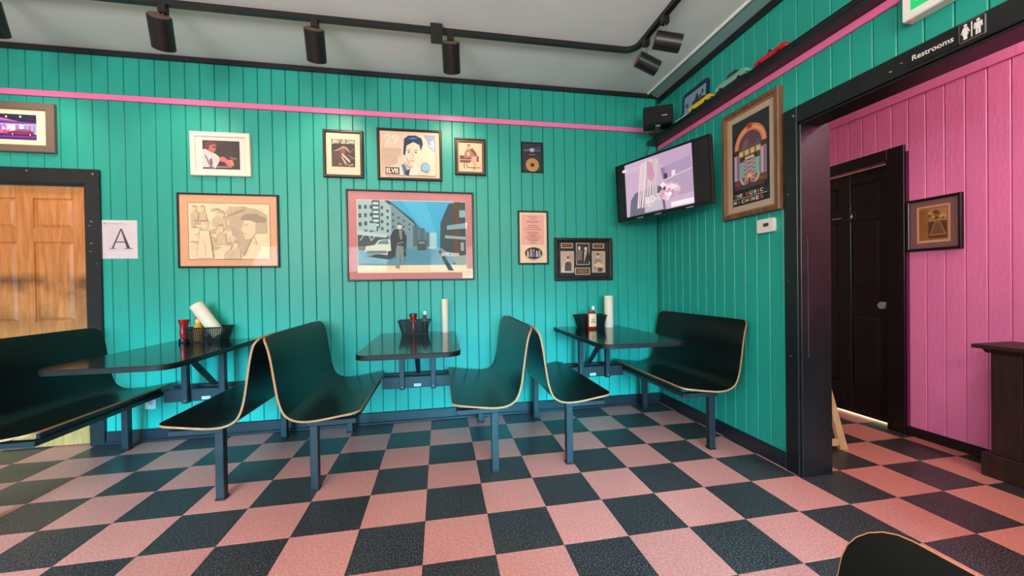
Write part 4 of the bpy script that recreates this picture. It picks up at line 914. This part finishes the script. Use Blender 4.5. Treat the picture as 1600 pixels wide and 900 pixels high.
# jukebox poster on the right wall
def art_juke(W, H_):
    a = Art(W, H_, (32, 36, 34)); cx = 0.5
    a.rect(0.06, 0.22, 0.94, 0.66, (104, 70, 70)); a.ell(cx, 0.66, 0.44, 0.25, (206, 110, 72), 26, 0, PI)
    for k, c in enumerate([(222, 128, 82), (236, 160, 106), (214, 120, 84)]): a.ell(cx, 0.66, 0.43-0.035*k, 0.24-0.022*k, c, 26, 0, PI)
    a.ell(cx, 0.66, 0.31, 0.175, (96, 62, 78), 26, 0, PI); a.rect(0.19, 0.58, 0.81, 0.67, (96, 62, 78))
    for k in range(8): a.line([(0.26+0.07*k, 0.62), (0.3+0.06*k, 0.7+0.05*math.sin(k*0.9))], 0.006, random.choice([(176, 128, 140), (150, 96, 90), (120, 120, 150)]))
    a.rect(cx-0.07, 0.86, cx+0.07, 0.92, (176, 52, 44))
    for k in range(4): a.rect(0.2+0.155*k, 0.565, 0.33+0.155*k, 0.63, (196, 158, 84)); a.rect(0.225+0.155*k, 0.575, 0.305+0.155*k, 0.62, (222, 190, 110))
    for u in (0.06, 0.78): a.rect(u, 0.3, u+0.16, 0.6, (170, 130, 150)); a.rect(u+0.03, 0.31, u+0.07, 0.59, (206, 170, 186)); a.rect(u+0.1, 0.31, u+0.13, 0.59, (130, 96, 120))
    for u in (0.06, 0.80): a.rect(u, 0.6, u+0.14, 0.66, (70, 48, 54))
    a.rect(0.3, 0.5, 0.7, 0.555, (70, 44, 46)); a.rect(0.38, 0.515, 0.62, 0.545, (214, 190, 170))
    a.ell(cx, 0.32, 0.27, 0.12, (214, 184, 130), 24, PI, 2*PI); a.rect(0.23, 0.32, 0.77, 0.5, (126, 178, 160)); a.ell(cx, 0.32, 0.22, 0.095, (126, 90, 84), 24, PI, 2*PI); a.rect(0.34, 0.24, 0.66, 0.5, (150, 116, 120))
    for k in range(5): a.line([(0.34, 0.27+0.05*k), (0.66, 0.33+0.045*k)], 0.004, (206, 184, 176)); a.line([(0.66, 0.27+0.05*k), (0.34, 0.33+0.045*k)], 0.004, (206, 184, 176))
    a.ell(cx, 0.31, 0.1, 0.045, (226, 130, 96), 16); a.ell(cx, 0.31, 0.06, 0.028, (240, 180, 140), 16); a.rect(0.48, 0.18, 0.52, 0.3, (60, 40, 42)); a.rect(0.1, 0.18, 0.9, 0.23, (84, 52, 50)); a.rect(0.76, 0.24, 0.86, 0.255, (196, 60, 50))
    for k in range(9): a.line([(0.08+0.1*k, 0.14), (0.08+0.1*k, 0.19)], 0.003, (60, 46, 44))
    red, wh = (214, 60, 44), (232, 206, 184)
    x = 0.06
    for ch, c in zip('THE', (red, wh, wh)): a.text(ch, x, 0.095, 0.04, c, width=0.07, bold=0.02); x += 0.09
    x = 0.40
    for ch, c in zip('MUSIC', (red, wh, wh, red, wh)): wd = 0.04 if ch == 'I' else 0.085; a.text(ch, x, 0.095, 0.04, c, width=wd*0.9, bold=0.02); x += wd + 0.022
    a.line([(0.04, 0.078), (0.96, 0.078)], 0.003, (206, 196, 180)); x = 0.06
    for ch, c in zip('MACHINES', (wh, red, wh, wh, red, wh, wh, red)): wd = 0.035 if ch == 'I' else 0.088; a.text(ch, x, 0.02, 0.04, c, width=wd*0.9, bold=0.02); x += wd + 0.024
    return a
picture('tall walnut framed jukebox poster on the right wall beside the television', -0.268, 0.216, 1.585, 2.335, 0.032, WALNUT, 0.04, (186, 154, 134), (0.085, 0.085, 0.085, 0.085), art_juke, wall='r', inner=(0.01, mat('gold_lip', (150, 104, 64), 0.35), 0.01))
# corridor picture
def art_clip(W, H_):
    a = Art(W, H_, (218, 156, 118)); a.rect(0.07, 0.06, 0.95, 0.96, (168, 112, 62))
    for k in range(26): a.rect(0.09, 0.1+k*0.031, 0.09+random.uniform(0.15, 0.24), 0.112+k*0.031, (132, 84, 44))
    a.rect(0.37, 0.12, 0.93, 0.9, (150, 100, 58)); a.rect(0.38, 0.56, 0.92, 0.9, (176, 124, 74))
    for _ in range(22): blob(a, random.uniform(0.4, 0.9), random.uniform(0.6, 0.86), (0.05, 0.03), random.choice([(96, 62, 34), (206, 154, 98), (120, 80, 44)]))
    a.rect(0.38, 0.12, 0.92, 0.56, (84, 54, 32)); a.poly([(0.42, 0.2), (0.56, 0.54), (0.74, 0.54), (0.9, 0.2)], (164, 122, 80)); a.poly([(0.46, 0.22), (0.58, 0.52), (0.72, 0.52), (0.86, 0.22)], (112, 76, 46)); a.rect(0.4, 0.18, 0.9, 0.22, (150, 110, 70)); return a
picture('black framed yellowed clipping on the pink corridor wall', -0.028, 0.278, 1.343, 1.712, 0.018, BLKF, 0.025, (128, 90, 88), (0.058, 0.062, 0.055, 0.058), art_clip, wall='p')
# paper sheet with a big serif A
ps = thing('paper_sheet', 'white paper sheet with a large serif letter A taped beside the door casing', 'paper', (-2.261, WY, 1.388))
a = Art(0.226, 0.288, (214, 196, 200)); g = (66, 62, 66)
a.poly([(0.26, 0.27), (0.31, 0.27), (0.545, 0.75), (0.52, 0.78)], g); a.poly([(0.52, 0.78), (0.56, 0.78), (0.79, 0.27), (0.69, 0.27)], g); a.rect(0.36, 0.42, 0.68, 0.445, g); a.rect(0.2, 0.255, 0.38, 0.272, g); a.rect(0.62, 0.255, 0.86, 0.272, g)
for k in range(16): a.rect(0.12, 0.87-0.045*k+0.03, 0.12+random.uniform(0.5, 0.76), 0.874-0.045*k+0.03, (204, 186, 190), 1)
a.rect(0.1, 0.91, 0.6, 0.916, (150, 136, 140)); a.rect(0.05, 0.88, 0.09, 0.93, (150, 140, 144))
MB().box(-0.113, 0.113, -0.0012, 0, 0, 0.288).build('sheet', mat('paper_white', (214, 196, 200), 0.7), ps)
a.build('print', ps, (0, -0.0014, 0))

# ------------------------------------------------------------------ television, speaker
def basis(yaw, tilt, roll_):
    n = Vector((-math.sin(yaw), -math.cos(yaw), 0)); r = Vector((math.cos(yaw), -math.sin(yaw), 0)); u = Vector((0, 0, 1))
    n2 = math.cos(tilt)*n - math.sin(tilt)*u; u2 = math.cos(tilt)*u + math.sin(tilt)*n
    r, u2 = math.cos(roll_)*r + math.sin(roll_)*u2, -math.sin(roll_)*r + math.cos(roll_)*u2
    return r, -n2, u2
tv = thing('television', 'flat black television on a wall arm in the corner, screen lit', 'television')
r_, b_, u_ = basis(1.139, 0.027, 0.028)
tv.matrix_world = Matrix(((r_.x, b_.x, u_.x, 1.833), (r_.y, b_.y, u_.y, 0.615), (r_.z, b_.z, u_.z, 1.945), (0, 0, 0, 1)))
hw, hh = 0.425, 0.25
GLOSSB = mat('gloss_black', (10, 10, 11), 0.2)
tb = MB().bbox(-hw, hw, 0.0, 0.035, -hh, hh, 0.004); tb.bbox(-0.3, 0.3, 0.035, 0.065, -0.2, 0.18, 0.006); tb.build('casing', GLOSSB, tv)
bz = MB().box(-hw+0.001, hw-0.001, -0.006, 0.0, hh-0.018, hh-0.001).box(-hw+0.001, hw-0.001, -0.006, 0, -hh+0.001, -hh+0.03).box(-hw+0.001, -hw+0.018, -0.006, 0, -hh+0.03, hh-0.018).box(hw-0.018, hw-0.001, -0.006, 0, -hh+0.03, hh-0.018); bz.build('bezel', GLOSSB, tv)
def art_tv(W, H_):
    a = Art(W, H_, (6, 6, 7)); u0, u1 = 0.10, 0.85; X = lambda u: u0 + (u1-u0)*u
    R = lambda p0, q0, p1, q1, c: a.rect(X(p0), q0, X(p1), q1, c); Pg = lambda L, c: a.poly([(X(p), q) for p, q in L], c)
    R(0, 0, 1, 1, (206, 176, 202)); Pg([(0.4, 1), (1, 1), (1, 0.78), (0.62, 0.74)], (196, 164, 194)); Pg([(0, 0.92), (0.4, 0.9), (0.4, 0.8), (0, 0.82)], (214, 184, 206))
    Pg([(0.56, 0.74), (0.98, 0.8), (1, 0.56), (0.6, 0.5)], (178, 150, 182)); Pg([(0.57, 0.72), (0.62, 0.73), (0.65, 0.53), (0.6, 0.5)], (150, 122, 150)); Pg([(0.6, 0.52), (1, 0.6), (1, 0.2), (0.7, 0.18)], (186, 158, 184)); R(0.61, 0.53, 0.66, 0.62, (70, 56, 70)); R(0.72, 0.54, 0.77, 0.64, (236, 226, 236)); Pg([(0.6, 0.5), (1, 0.58), (1, 0.6), (0.6, 0.52)], (222, 200, 220))
    Pg([(0.05, 0), (0.08, 0.3), (0.16, 0.42), (0.3, 0.44), (0.56, 0.42), (0.6, 0.26), (0.62, 0.0)], (112, 106, 128)); Pg([(0.3, 0.4), (0.44, 0.5), (0.56, 0.42), (0.6, 0.2), (0.4, 0.1)], (92, 88, 104)); Pg([(0.3, 0.22), (0.56, 0.28), (0.58, 0.02), (0.3, 0.02)], (196, 188, 204))
    for k in range(16): u = 0.2+0.018*k; Pg([(u+0.06, 0.96-0.004*abs(k-8)**1.5), (u+0.085, 0.95), (u+random.uniform(-0.02, 0.02), 0.1+0.03*random.random()), (u-0.02, 0.12)], random.choice([(222, 200, 206), (196, 168, 180), (236, 216, 216), (210, 184, 190)]))
    Pg([(0.36, 0.92), (0.44, 0.9), (0.48, 0.66), (0.44, 0.54), (0.38, 0.62)], (206, 150, 176))
    for _ in range(34):
        t = random.uniform(0, 2*PI); q = random.uniform(0, 1); blob(a, X(0.66+0.15*q*math.cos(t)), 0.3+0.16*q*math.sin(t), (0.025, 0.04), random.choice([(250, 240, 244), (244, 226, 234), (236, 190, 206), (226, 160, 186), (250, 246, 238)]))
    blob(a, X(0.62), 0.36, (0.02, 0.04), (110, 76, 86)); a.text('ELD-T', X(0.33), 0.17, 0.11, (240, 234, 244), width=0.17, bold=0.03, rot=0.1); R(0.7, 0.02, 1, 0.1, (250, 238, 246)); Pg([(-0.03, 0.86), (0.03, 0.86), (0.03, 0.91), (-0.03, 0.91)], (240, 236, 240)); return a
art_tv(2*hw-0.034, 2*hh-0.046).build('screen', tv, (0, -0.002, -hh+0.03), SCREEN)
for x in (-0.19, -0.02, 0.25): MB().box(x-0.03, x+0.03, -0.008, -0.0055, -hh+0.004, -hh+0.012).build('front_mark', mat('grey_mark', (130, 124, 122), 0.4), tv)
am = MB(); am.bar((0.02, 0.06, 0), (0.22, 0.17, 0.0), 0.04, 0.03).bar((0.22, 0.17, 0), (0.06, 0.30, 0.0), 0.04, 0.03); am.build('wall_arm', BLACKP, tv)
spk = thing('loudspeaker', 'small black box loudspeaker in the corner above the television', 'speaker', (1.968, 0.85, 2.492), math.radians(-28)); spk.scale = (0.95, 0.95, 0.95)
MB().bbox(-0.125, 0.125, -0.085, 0.075, 0.0, 0.165, 0.008).build('cabinet', mat('speaker_black', (18, 15, 15), 0.5), spk)
MB().bbox(-0.118, 0.118, -0.093, -0.085, 0.007, 0.158, 0.003).build('grille', mat('speaker_cloth', (14, 12, 12), 0.9, bump=(300, 0.4, 0.002)), spk)
MB().box(0.03, 0.075, -0.0945, -0.093, 0.066, 0.072).build('badge', mat('badge_white', (210, 206, 204), 0.3), spk)
sb = MB(); sb.box(-0.02, 0.02, -0.06, 0.06, -0.012, 0.0).bar((0, 0.05, -0.008), (-0.03, 0.32, -0.008), 0.03, 0.010); sb.build('bracket', mat('bracket_metal', (120, 126, 120), 0.35, metal=0.6), spk)
cb = MB().tube([(1.972, 0.90, 2.479), (1.985, 0.93, 2.44), (1.955, 0.97, 2.38), (1.935, 0.98, 2.3), (1.94, 0.97, 2.15)], 0.004, 8)
tag(cb.build('speaker_cable', BLACKP), 'thin black cable hanging from the corner loudspeaker', 'cable')

# ------------------------------------------------------------------ shelf with model cars
sh = thing('wall_shelf', 'long narrow black shelf with toy cars on the right wall', 'shelf', (WX, 0.17, 2.44))
MB().bbox(-0.13, 0, -0.99, 0.975, 0, 0.026, 0.003).build('shelf_board', mat('shelf_black', (20, 18, 20), 0.35), sh)
MB().bbox(-0.128, -0.118, -0.985, 0.97, 0.0262, 0.034, 0.002).build('front_lip', mat('shelf_black', (20, 18, 20), 0.35), sh)
SZ = 2.466
def toy_car(lab, y, ln, c, roofc=None, open_top=False, wht=0.0):
    t = thing('toy_car', lab, 'toy car', (2.085, y, SZ), 0, 'toy cars on the shelf')
    m = mat('car_%d_%d_%d' % c, c, 0.2, coat=0.6); k = ln/0.2; hw_ = 0.037*k
    body = [(-0.1, 0.016), (0.1, 0.016), (0.1, 0.034), (0.092, 0.04), (0.04, 0.044), (-0.05, 0.044), (-0.085, 0.047), (-0.102, 0.042)]
    MB().prism([(u*k, v*k) for u, v in body], 0, -hw_, hw_).build('body', m, t)
    if not open_top:
        cabin = [(-0.052, 0.044), (0.036, 0.044), (0.014, 0.066), (-0.036, 0.067)]
        MB().prism([(u*k, v*k) for u, v in cabin], 0, -hw_*0.84, hw_*0.84).build('windows', mat('car_glass', (40, 54, 58), 0.1), t)
        MB().prism([(u*k, v*k) for u, v in [(-0.04, 0.0645), (0.017, 0.0635), (0.012, 0.069), (-0.034, 0.07)]], 0, -hw_*0.8, hw_*0.8).build('roof', mat('car_%d_%d_%d' % (roofc or c), roofc or c, 0.2), t)
    else:
        MB().prism([(u*k, v*k) for u, v in [(0.012, 0.043), (0.018, 0.043), (0.006, 0.064), (0.003, 0.063)]], 0, -hw_*0.85, hw_*0.85).build('windscreen', mat('car_glass', (40, 54, 58), 0.1), t)
        for u in (-0.012, -0.045): MB().bbox(-hw_*0.7, hw_*0.7, (u-0.009)*k, (u+0.004)*k, 0.038*k, 0.056*k, 0.002).build('seat', mat('car_seat', (206, 196, 180), 0.5), t)
    for u in (-0.062, 0.062):
        for s in (-1, 1):
            wq = MB().lathe([(0, 0), (0.009*k, 0), (0.009*k, 0.002), (0.017*k, 0.002), (0.017*k, 0.012), (0, 0.012)], 14, ax=Matrix.Translation((s*(hw_+0.001), u*k, 0.017*k)) @ Matrix.Rotation(-s*PI/2, 4, 'Y')).build('wheel', BLACKP, t)
    for e in (-1, 1): MB().bbox(-hw_*0.95, hw_*0.95, e*0.103*k-0.003, e*0.103*k+0.003, 0.018*k, 0.026*k, 0.001).build('bumper', CHROME, t)
    return t
toy_car('yellow toy car leaning towards the blue framed picture on the shelf', 0.405, 0.24, (226, 186, 40))
toy_car('pale green toy car with a cream front on the shelf', 0.085, 0.27, (120, 160, 140), (70, 110, 100))
toy_car('red open-top toy car on the shelf above the jukebox poster', -0.23, 0.22, (190, 26, 40), open_top=True)
toy_car('small white toy car at the corner end of the shelf', 0.66, 0.15, (214, 214, 206))
pc = thing('tin_sign', 'dark blue framed picture with rounded corners standing on the shelf', 'picture', (2.138, 0.585, SZ), -PI/2)
pc.rotation_euler = (math.radians(-4), 0, -PI/2)
def rounded(w_, h_, r, n=6):
    P = []
    for cx, cz, a0 in ((w_-r, r, -PI/2), (w_-r, h_-r, 0), (-w_+r, h_-r, PI/2), (-w_+r, r, PI)):
        for k in range(n+1): a_ = a0 + PI/2*k/n; P.append((cx+r*math.cos(a_), cz+r*math.sin(a_)))
    return P
MB().prism(rounded(0.16, 0.262, 0.035), 1, -0.012, 0.0).build('plate', mat('navy_tin', (26, 30, 62), 0.3), pc)
a = Art(0.27, 0.19, (128, 150, 170)); 
for u, v, s1, s2 in ((0.6, 0.6, 0.1, 0.2), (0.75, 0.5, 0.08, 0.16), (0.45, 0.5, 0.08, 0.1), (0.85, 0.75, 0.05, 0.12)): blob(a, u, v, (s1, s2), (36, 54, 74))
a.rect(0, 0, 1, 0.2, (70, 92, 112)); a.rect(0.08, 0.5, 0.2, 0.66, (52, 70, 96)); a.rect(0.05, 0.14, 0.3, 0.2, (200, 206, 206))
a.build('print', pc, (0, -0.0125, 0.035))

# ------------------------------------------------------------------ signs and small wall fittings
def plate_on(name, label, cat, wx, y, z, hw_, h_, th, m, r=0.006):
    t = thing(name, label, cat, (wx, y, z), -PI/2); MB().prism(rounded(hw_, h_, r), 1, -th, 0).build('plate', m, t); return t
CX = WX - 0.02
rs = plate_on('restroom_sign', 'black lettered sign reading Restrooms on the opening casing', 'sign', CX, -0.957, 2.077, 0.083, 0.072, 0.004, mat('sign_black', (16, 14, 14), 0.3), 0.003)
a = Art(0.14, 0.026, (16, 14, 14)); a.text('Restrooms', 0.0, 0.05, 0.9, (226, 216, 206), width=1.0, bold=0.012); a.build('lettering', rs, (0, -0.0042, 0.022))
pg_ = plate_on('pictogram_sign', 'square black sign with white man and woman figures on the casing', 'sign', CX, -1.082, 2.076, 0.0385, 0.076, 0.006, mat('sign_border', (120, 116, 112), 0.35), 0.006)
a = Art(0.073, 0.072, (24, 20, 20)); wh = (222, 212, 202)
for u, sk in ((0.25, True), (0.76, False)):
    a.ell(u, 0.84, 0.075, 0.08, wh)
    if sk: a.poly([(u-0.09, 0.74), (u+0.09, 0.74), (u+0.19, 0.46), (u+0.15, 0.42), (u+0.08, 0.58), (u+0.13, 0.34), (u+0.08, 0.34), (u+0.08, 0.1), (u-0.08, 0.1), (u-0.08, 0.34), (u-0.13, 0.34), (u-0.08, 0.58), (u-0.15, 0.42), (u-0.19, 0.46)], wh)
    else: a.poly([(u-0.16, 0.74), (u+0.16, 0.74), (u+0.18, 0.44), (u+0.12, 0.44), (u+0.1, 0.62), (u+0.1, 0.1), (u+0.01, 0.1), (u+0.01, 0.4), (u-0.01, 0.4), (u-0.01, 0.1), (u-0.1, 0.1), (u-0.1, 0.62), (u-0.12, 0.44), (u-0.18, 0.44)], wh)
a.rect(0.48, 0.1, 0.535, 0.9, wh); a.build('pictogram', pg_, (0, -0.0062, 0.002))
ds = plate_on('door_sign', 'small black plate with white lettering and figure on the restroom door', 'sign', PX+0.075, 0.56, 1.655, 0.115, 0.062, 0.004, mat('sign_black', (16, 14, 14), 0.3), 0.003)
a = Art(0.22, 0.054, (18, 15, 16)); a.rect(0.69, 0.02, 0.985, 0.98, (66, 60, 62)); a.rect(0.705, 0.06, 0.97, 0.94, (16, 14, 15)); a.text('Women', 0.08, 0.36, 0.26, (176, 168, 168), width=0.36, bold=0.015); a.ell(0.835, 0.76, 0.022, 0.09, (206, 200, 200)); a.poly([(0.81, 0.64), (0.86, 0.64), (0.89, 0.34), (0.86, 0.34), (0.85, 0.14), (0.82, 0.14), (0.81, 0.34), (0.78, 0.34)], (206, 200, 200)); a.build('lettering', ds, (0, -0.0042, 0.004))
ex = thing('exit_sign', 'white exit sign with green letters above the opening', 'sign', (WX, -1.03, 2.268), -PI/2)
MB().bbox(-0.158, 0.158, -0.06, 0, 0, 0.20, 0.005).build('housing', mat('exit_white', (226, 218, 206), 0.45), ex)
a = Art(0.26, 0.135, (226, 218, 206)); a.text('EXIT', 0.0, 0.0, 1.0, (20, 226, 120), width=1.0, bold=0.03); a.build('lettering', ex, (0.006, -0.0602, 0.034), SIGNLIT)
MB().lathe([(0, 0), (0.006, 0), (0.006, 0.006), (0, 0.008)], 12, ax=Matrix.Translation((-0.13, -0.045, 0.0)) @ Matrix.Rotation(PI, 4, 'X')).build('indicator_light', mat('red_indicator', (220, 60, 90), 0.3, emit=0.4), ex)
th_ = thing('thermostat', 'white thermostat below the jukebox poster', 'thermostat', (WX, -0.095, 1.458), -PI/2)
MB().prism(rounded(0.062, 0.086, 0.010), 1, -0.026, 0).build('housing', mat('thermostat_white', (222, 208, 200), 0.45), th_)
MB().box(-0.012, 0.03, -0.0268, -0.026, 0.036, 0.058).build('display', mat('lcd_dark', (56, 60, 56), 0.2), th_)
ou = thing('wall_outlet', 'pale wall outlet low on the teal wall beside the left bench', 'outlet', (-2.085, WY, 0.245))
MB().prism(rounded(0.036, 0.115, 0.006), 1, -0.006, 0).build('cover_plate', mat('outlet_beige', (200, 196, 186), 0.4), ou)
for z in (0.032, 0.068): MB().prism([(x_, z+0.003+y_) for x_, y_ in rounded(0.015, 0.026, 0.008, 3)], 1, -0.0075, -0.006).build('socket', mat('outlet_grey', (150, 146, 138), 0.4), ou)

# ------------------------------------------------------------------ track lighting
TRY, TRX, TRZ = 0.515, 1.578, H-0.016
tk = thing('lighting_track', 'black lighting track along the ceiling with a bend near the corner', 'track', (0, TRY, H))
pts = [(LEFT_X+0.2, TRY)] + [(1.49 + 0.088*math.sin(PI/2*k/8), TRY - 0.088 + 0.088*math.cos(PI/2*k/8)) for k in range(9)] + [(TRX, -3.2)]
mb = MB(); V = []; F = []; hw_, hz = 0.0175, 0.032
for i, p in enumerate(pts):
    a0 = Vector(pts[max(i-1, 0)]); b0 = Vector(pts[min(i+1, len(pts)-1)]); d = (b0-a0).normalized(); nn = Vector((-d.y, d.x))
    for s, z in ((-1, H), (1, H), (1, H-hz), (-1, H-hz)): V.append((p[0]+nn.x*s*hw_, p[1]+nn.y*s*hw_ - TRY, z - H))
for i in range(len(pts)-1):
    for k in range(4): F.append((i*4+k, i*4+(k+1) % 4, (i+1)*4+(k+1) % 4, (i+1)*4+k))
F += [(3, 2, 1, 0), tuple(4*(len(pts)-1)+k for k in range(4))]
mb.add(V, F).build('rail', LAMPB, tk, 30)
MB().bbox(0.055, 0.135, -0.065, 0.055, -0.075, -0.001, 0.004).build('feed_box', LAMPB, tk)
def track_head(lab, base, centre, axis, L=0.19, R=0.062, power=0.0, col=(1, 0.8, 0.6)):
    t = thing('track_spotlight', lab, 'spotlight', base, 0, 'track spotlights')
    c = Vector(centre) - Vector(base); ax = Vector(axis).normalized()
    MB().bbox(-0.022, 0.022, -0.022, 0.022, -0.05, 0.0, 0.004).build('adapter', LAMPB, t)
    M = Matrix.Translation(c) @ ax.to_track_quat('Z', 'Y').to_matrix().to_4x4()
    # stem reaches the nearest side or end of the can
    MB().tube([(0, 0, -0.045), tuple(c - ax*(L*0.25 if power > 0 else 0))], 0.006, 10).build('stem', CHROME if power == 0 or power < 0 else LAMPB, t, 40)
    MB().lathe([(0, -L/2), (R*0.92, -L/2), (R, -L/2+0.004), (R, L/2), (R-0.004, L/2), (R-0.005, L/2-0.045), (0, L/2-0.045)], 28, ax=M).build('can', LAMPB, t, 35)
    MB().lathe([(0, -L/2-0.0015), (R*0.9, -L/2-0.0015), (R*0.9, -L/2+0.001), (0, -L/2+0.001)], 28, ax=M).build('back_cap', mat('lamp_back_cap', (112, 82, 66), 0.5), t)
    MB().lathe([(R*0.8, L/2-0.05), (R*0.86, L/2-0.042), (R*0.6, L/2-0.03), (0, L/2-0.026)], 24, ax=M).build('bulb', mat('lamp_bulb', (255, 214, 160), 0.3, emit=4.0) if power > 0 else mat('unlit_bulb', (200, 190, 176), 0.25), t, 60)
    if power > 0:
        l = bpy.data.lights.new('spot_lamp', 'SPOT'); l.energy = power; l.color = col; l.spot_size = math.radians(85); l.spot_blend = 0.9; l.shadow_soft_size = 0.05
        o = link(bpy.data.objects.new('spot_lamp', l), t); o.location = c + ax*(L/2+0.01); o.rotation_euler = (-ax).to_track_quat('Z', 'Y').to_euler()
    return t
WARM = (1.0, 0.80, 0.60)
track_head('black can spotlight on the track, outside the left edge of the view', (-2.44, TRY, H-0.032), (-2.47, 0.555, 2.76), (-0.3, 0.62, -0.72), L=0.185, power=19, col=WARM)
track_head('leftmost black can spotlight seen whole on the ceiling track', (-1.56, TRY, H-0.032), (-1.595, 0.555, 2.76), (-0.26, 0.65, -0.72), L=0.185, power=19, col=WARM)
track_head('second black can spotlight from the left on the ceiling track', (-0.69, TRY, H-0.032), (-0.70, 0.555, 2.765), (-0.11, 0.67, -0.73), L=0.19, power=19, col=WARM)
track_head('black can spotlight beside the track feed box', (0.19, TRY, H-0.032), (0.195, 0.555, 2.765), (0.06, 0.67, -0.73), L=0.19, power=19, col=WARM)
track_head('tilted can spotlight at the bend of the track, nearest the corner', (TRX, 0.345, H-0.032), (1.575, 0.325, 2.715), (0.9, -0.05, -0.38), L=0.16, R=0.053)
track_head('level can spotlight on the track arm towards the viewer', (TRX, 0.105, H-0.032), (1.592, 0.10, 2.735), (0.9, -0.3, -0.25), L=0.17, R=0.056)
# round ceiling lamps over the dining room and an added one in the corridor (behind and beside the camera)
def globe(lab, loc, power, col, r=0.12, drop=0.08):
    t = thing('ceiling_globe_lamp', lab, 'ceiling lamp', loc, 0)
    MB().lathe([(0, 0), (0.07, 0), (0.07, -0.02), (0.02, -0.03), (0, -0.03)][::-1], 20).build('canopy', CHROME, t, 40)
    MB().tube([(0, 0, -0.028), (0, 0, -drop+0.01)], 0.006, 8).build('rod', CHROME, t, 40)
    MB().lathe([(r*math.sin(PI*k/14), -drop-r+r*math.cos(PI*k/14)) for k in range(14, -1, -1)], 24).build('globe', mat('lit_globe', (255, 222, 176), 0.4, emit=5.0), t, 80)
    l = bpy.data.lights.new('globe_light', 'POINT'); l.energy = power; l.color = col; l.shadow_soft_size = r + 0.01
    o = link(bpy.data.objects.new('globe_light', l), t); o.location = (0, 0, -drop-2*r-0.02); return t
globe('round glowing ceiling lamp over the room behind the viewer, left one', (-1.8, -2.9, H), 118, (1.0, 0.84, 0.66), drop=0.35)
globe('round glowing ceiling lamp over the room behind the viewer, right one', (0.5, -3.1, H), 105, (1.0, 0.84, 0.66), drop=0.35)
globe('added unseen ceiling lamp that lights the pink corridor', (2.9, -1.7, H), 70, (1.0, 0.98, 0.95))  # added lamp, never in view, to brighten the corridor

# ------------------------------------------------------------------ corridor furniture
cab = thing('console_cabinet', 'dark stained wooden cabinet with moulded top at the right edge', 'cabinet', (3.31, -1.2, 0))
LB, RB_ = 0.685, -0.685       # along y (local): +y end is the one in view
MB().bbox(-0.13, 0.135, RB_, LB, 0.0, 0.135, 0.004).build('plinth', DARKWOOD, cab)
MB().bbox(-0.095, 0.13, RB_+0.035, LB-0.035, 0.136, 0.715, 0.003).build('carcass', DARKWOOD, cab)
for y in (LB-0.035-0.125, -0.06, RB_+0.035): MB().bbox(-0.115, -0.094, y, y+0.125, 0.136, 0.715, 0.003).build('pilaster', DARKWOOD, cab)
for y0, y1 in ((RB_+0.17, -0.07), (0.075, LB-0.17)):
    dr = MB().bbox(-0.104, -0.0945, y0, y1, 0.16, 0.69, 0.003).build('door', DARKWOOD, cab)
    MB().lathe([(0, 0), (0.012, 0), (0.012, 0.012), (0, 0.016)], 12, ax=Matrix.Translation((-0.104, (y0+y1)/2+0.16, 0.45)) @ Matrix.Rotation(-PI/2, 4, 'Y')).build('knob', mat('brass', (150, 110, 60), 0.3, metal=1), dr)
MB().prism([(-0.125, 0.716), (0.138, 0.716), (0.145, 0.74), (-0.152, 0.74)], 1, RB_+0.02, LB-0.02).build('moulding', DARKWOOD, cab)
MB().bbox(-0.168, 0.15, RB_-0.02, LB+0.02, 0.7405, 0.764, 0.004).build('top_board', DARKWOOD, cab)
# folding wooden floor sign leaning open behind the post
af = thing('folding_floor_sign', 'tan wooden folding floor sign half hidden behind the opening post', 'floor sign', (2.53, 0.075, 0))
for s in (-1, 1):
    for y in (-0.14, 0.14):
        MB().prism([(s*0.26, 0.0), (s*0.20, 0.0), (s*0.008, 0.72), (s*0.03, 0.74)][::-s], 1, y-0.011, y+0.011).build('leg', TANWOOD, af)
    MB().bar((s*0.175, -0.128, 0.24), (s*0.175, 0.128, 0.24), 0.018, 0.05).build('crossbar', TANWOOD, af)
    MB().add([(s*0.16, -0.128, 0.28), (s*0.16, 0.128, 0.28), (s*0.035, 0.128, 0.7), (s*0.035, -0.128, 0.7), (s*0.151, -0.128, 0.28), (s*0.151, 0.128, 0.28), (s*0.026, 0.128, 0.7), (s*0.026, -0.128, 0.7)],
             [(0,1,2,3),(7,6,5,4),(0,4,5,1),(1,5,6,2),(2,6,7,3),(3,7,4,0)]).build('board', TANWOOD, af)
for y in (-0.14, 0.14): MB().bbox(-0.24, 0.24, y-0.009, y+0.009, 0.03, 0.075, 0.002).build('spreader', TANWOOD, af)
bpy.context.view_layer.update()
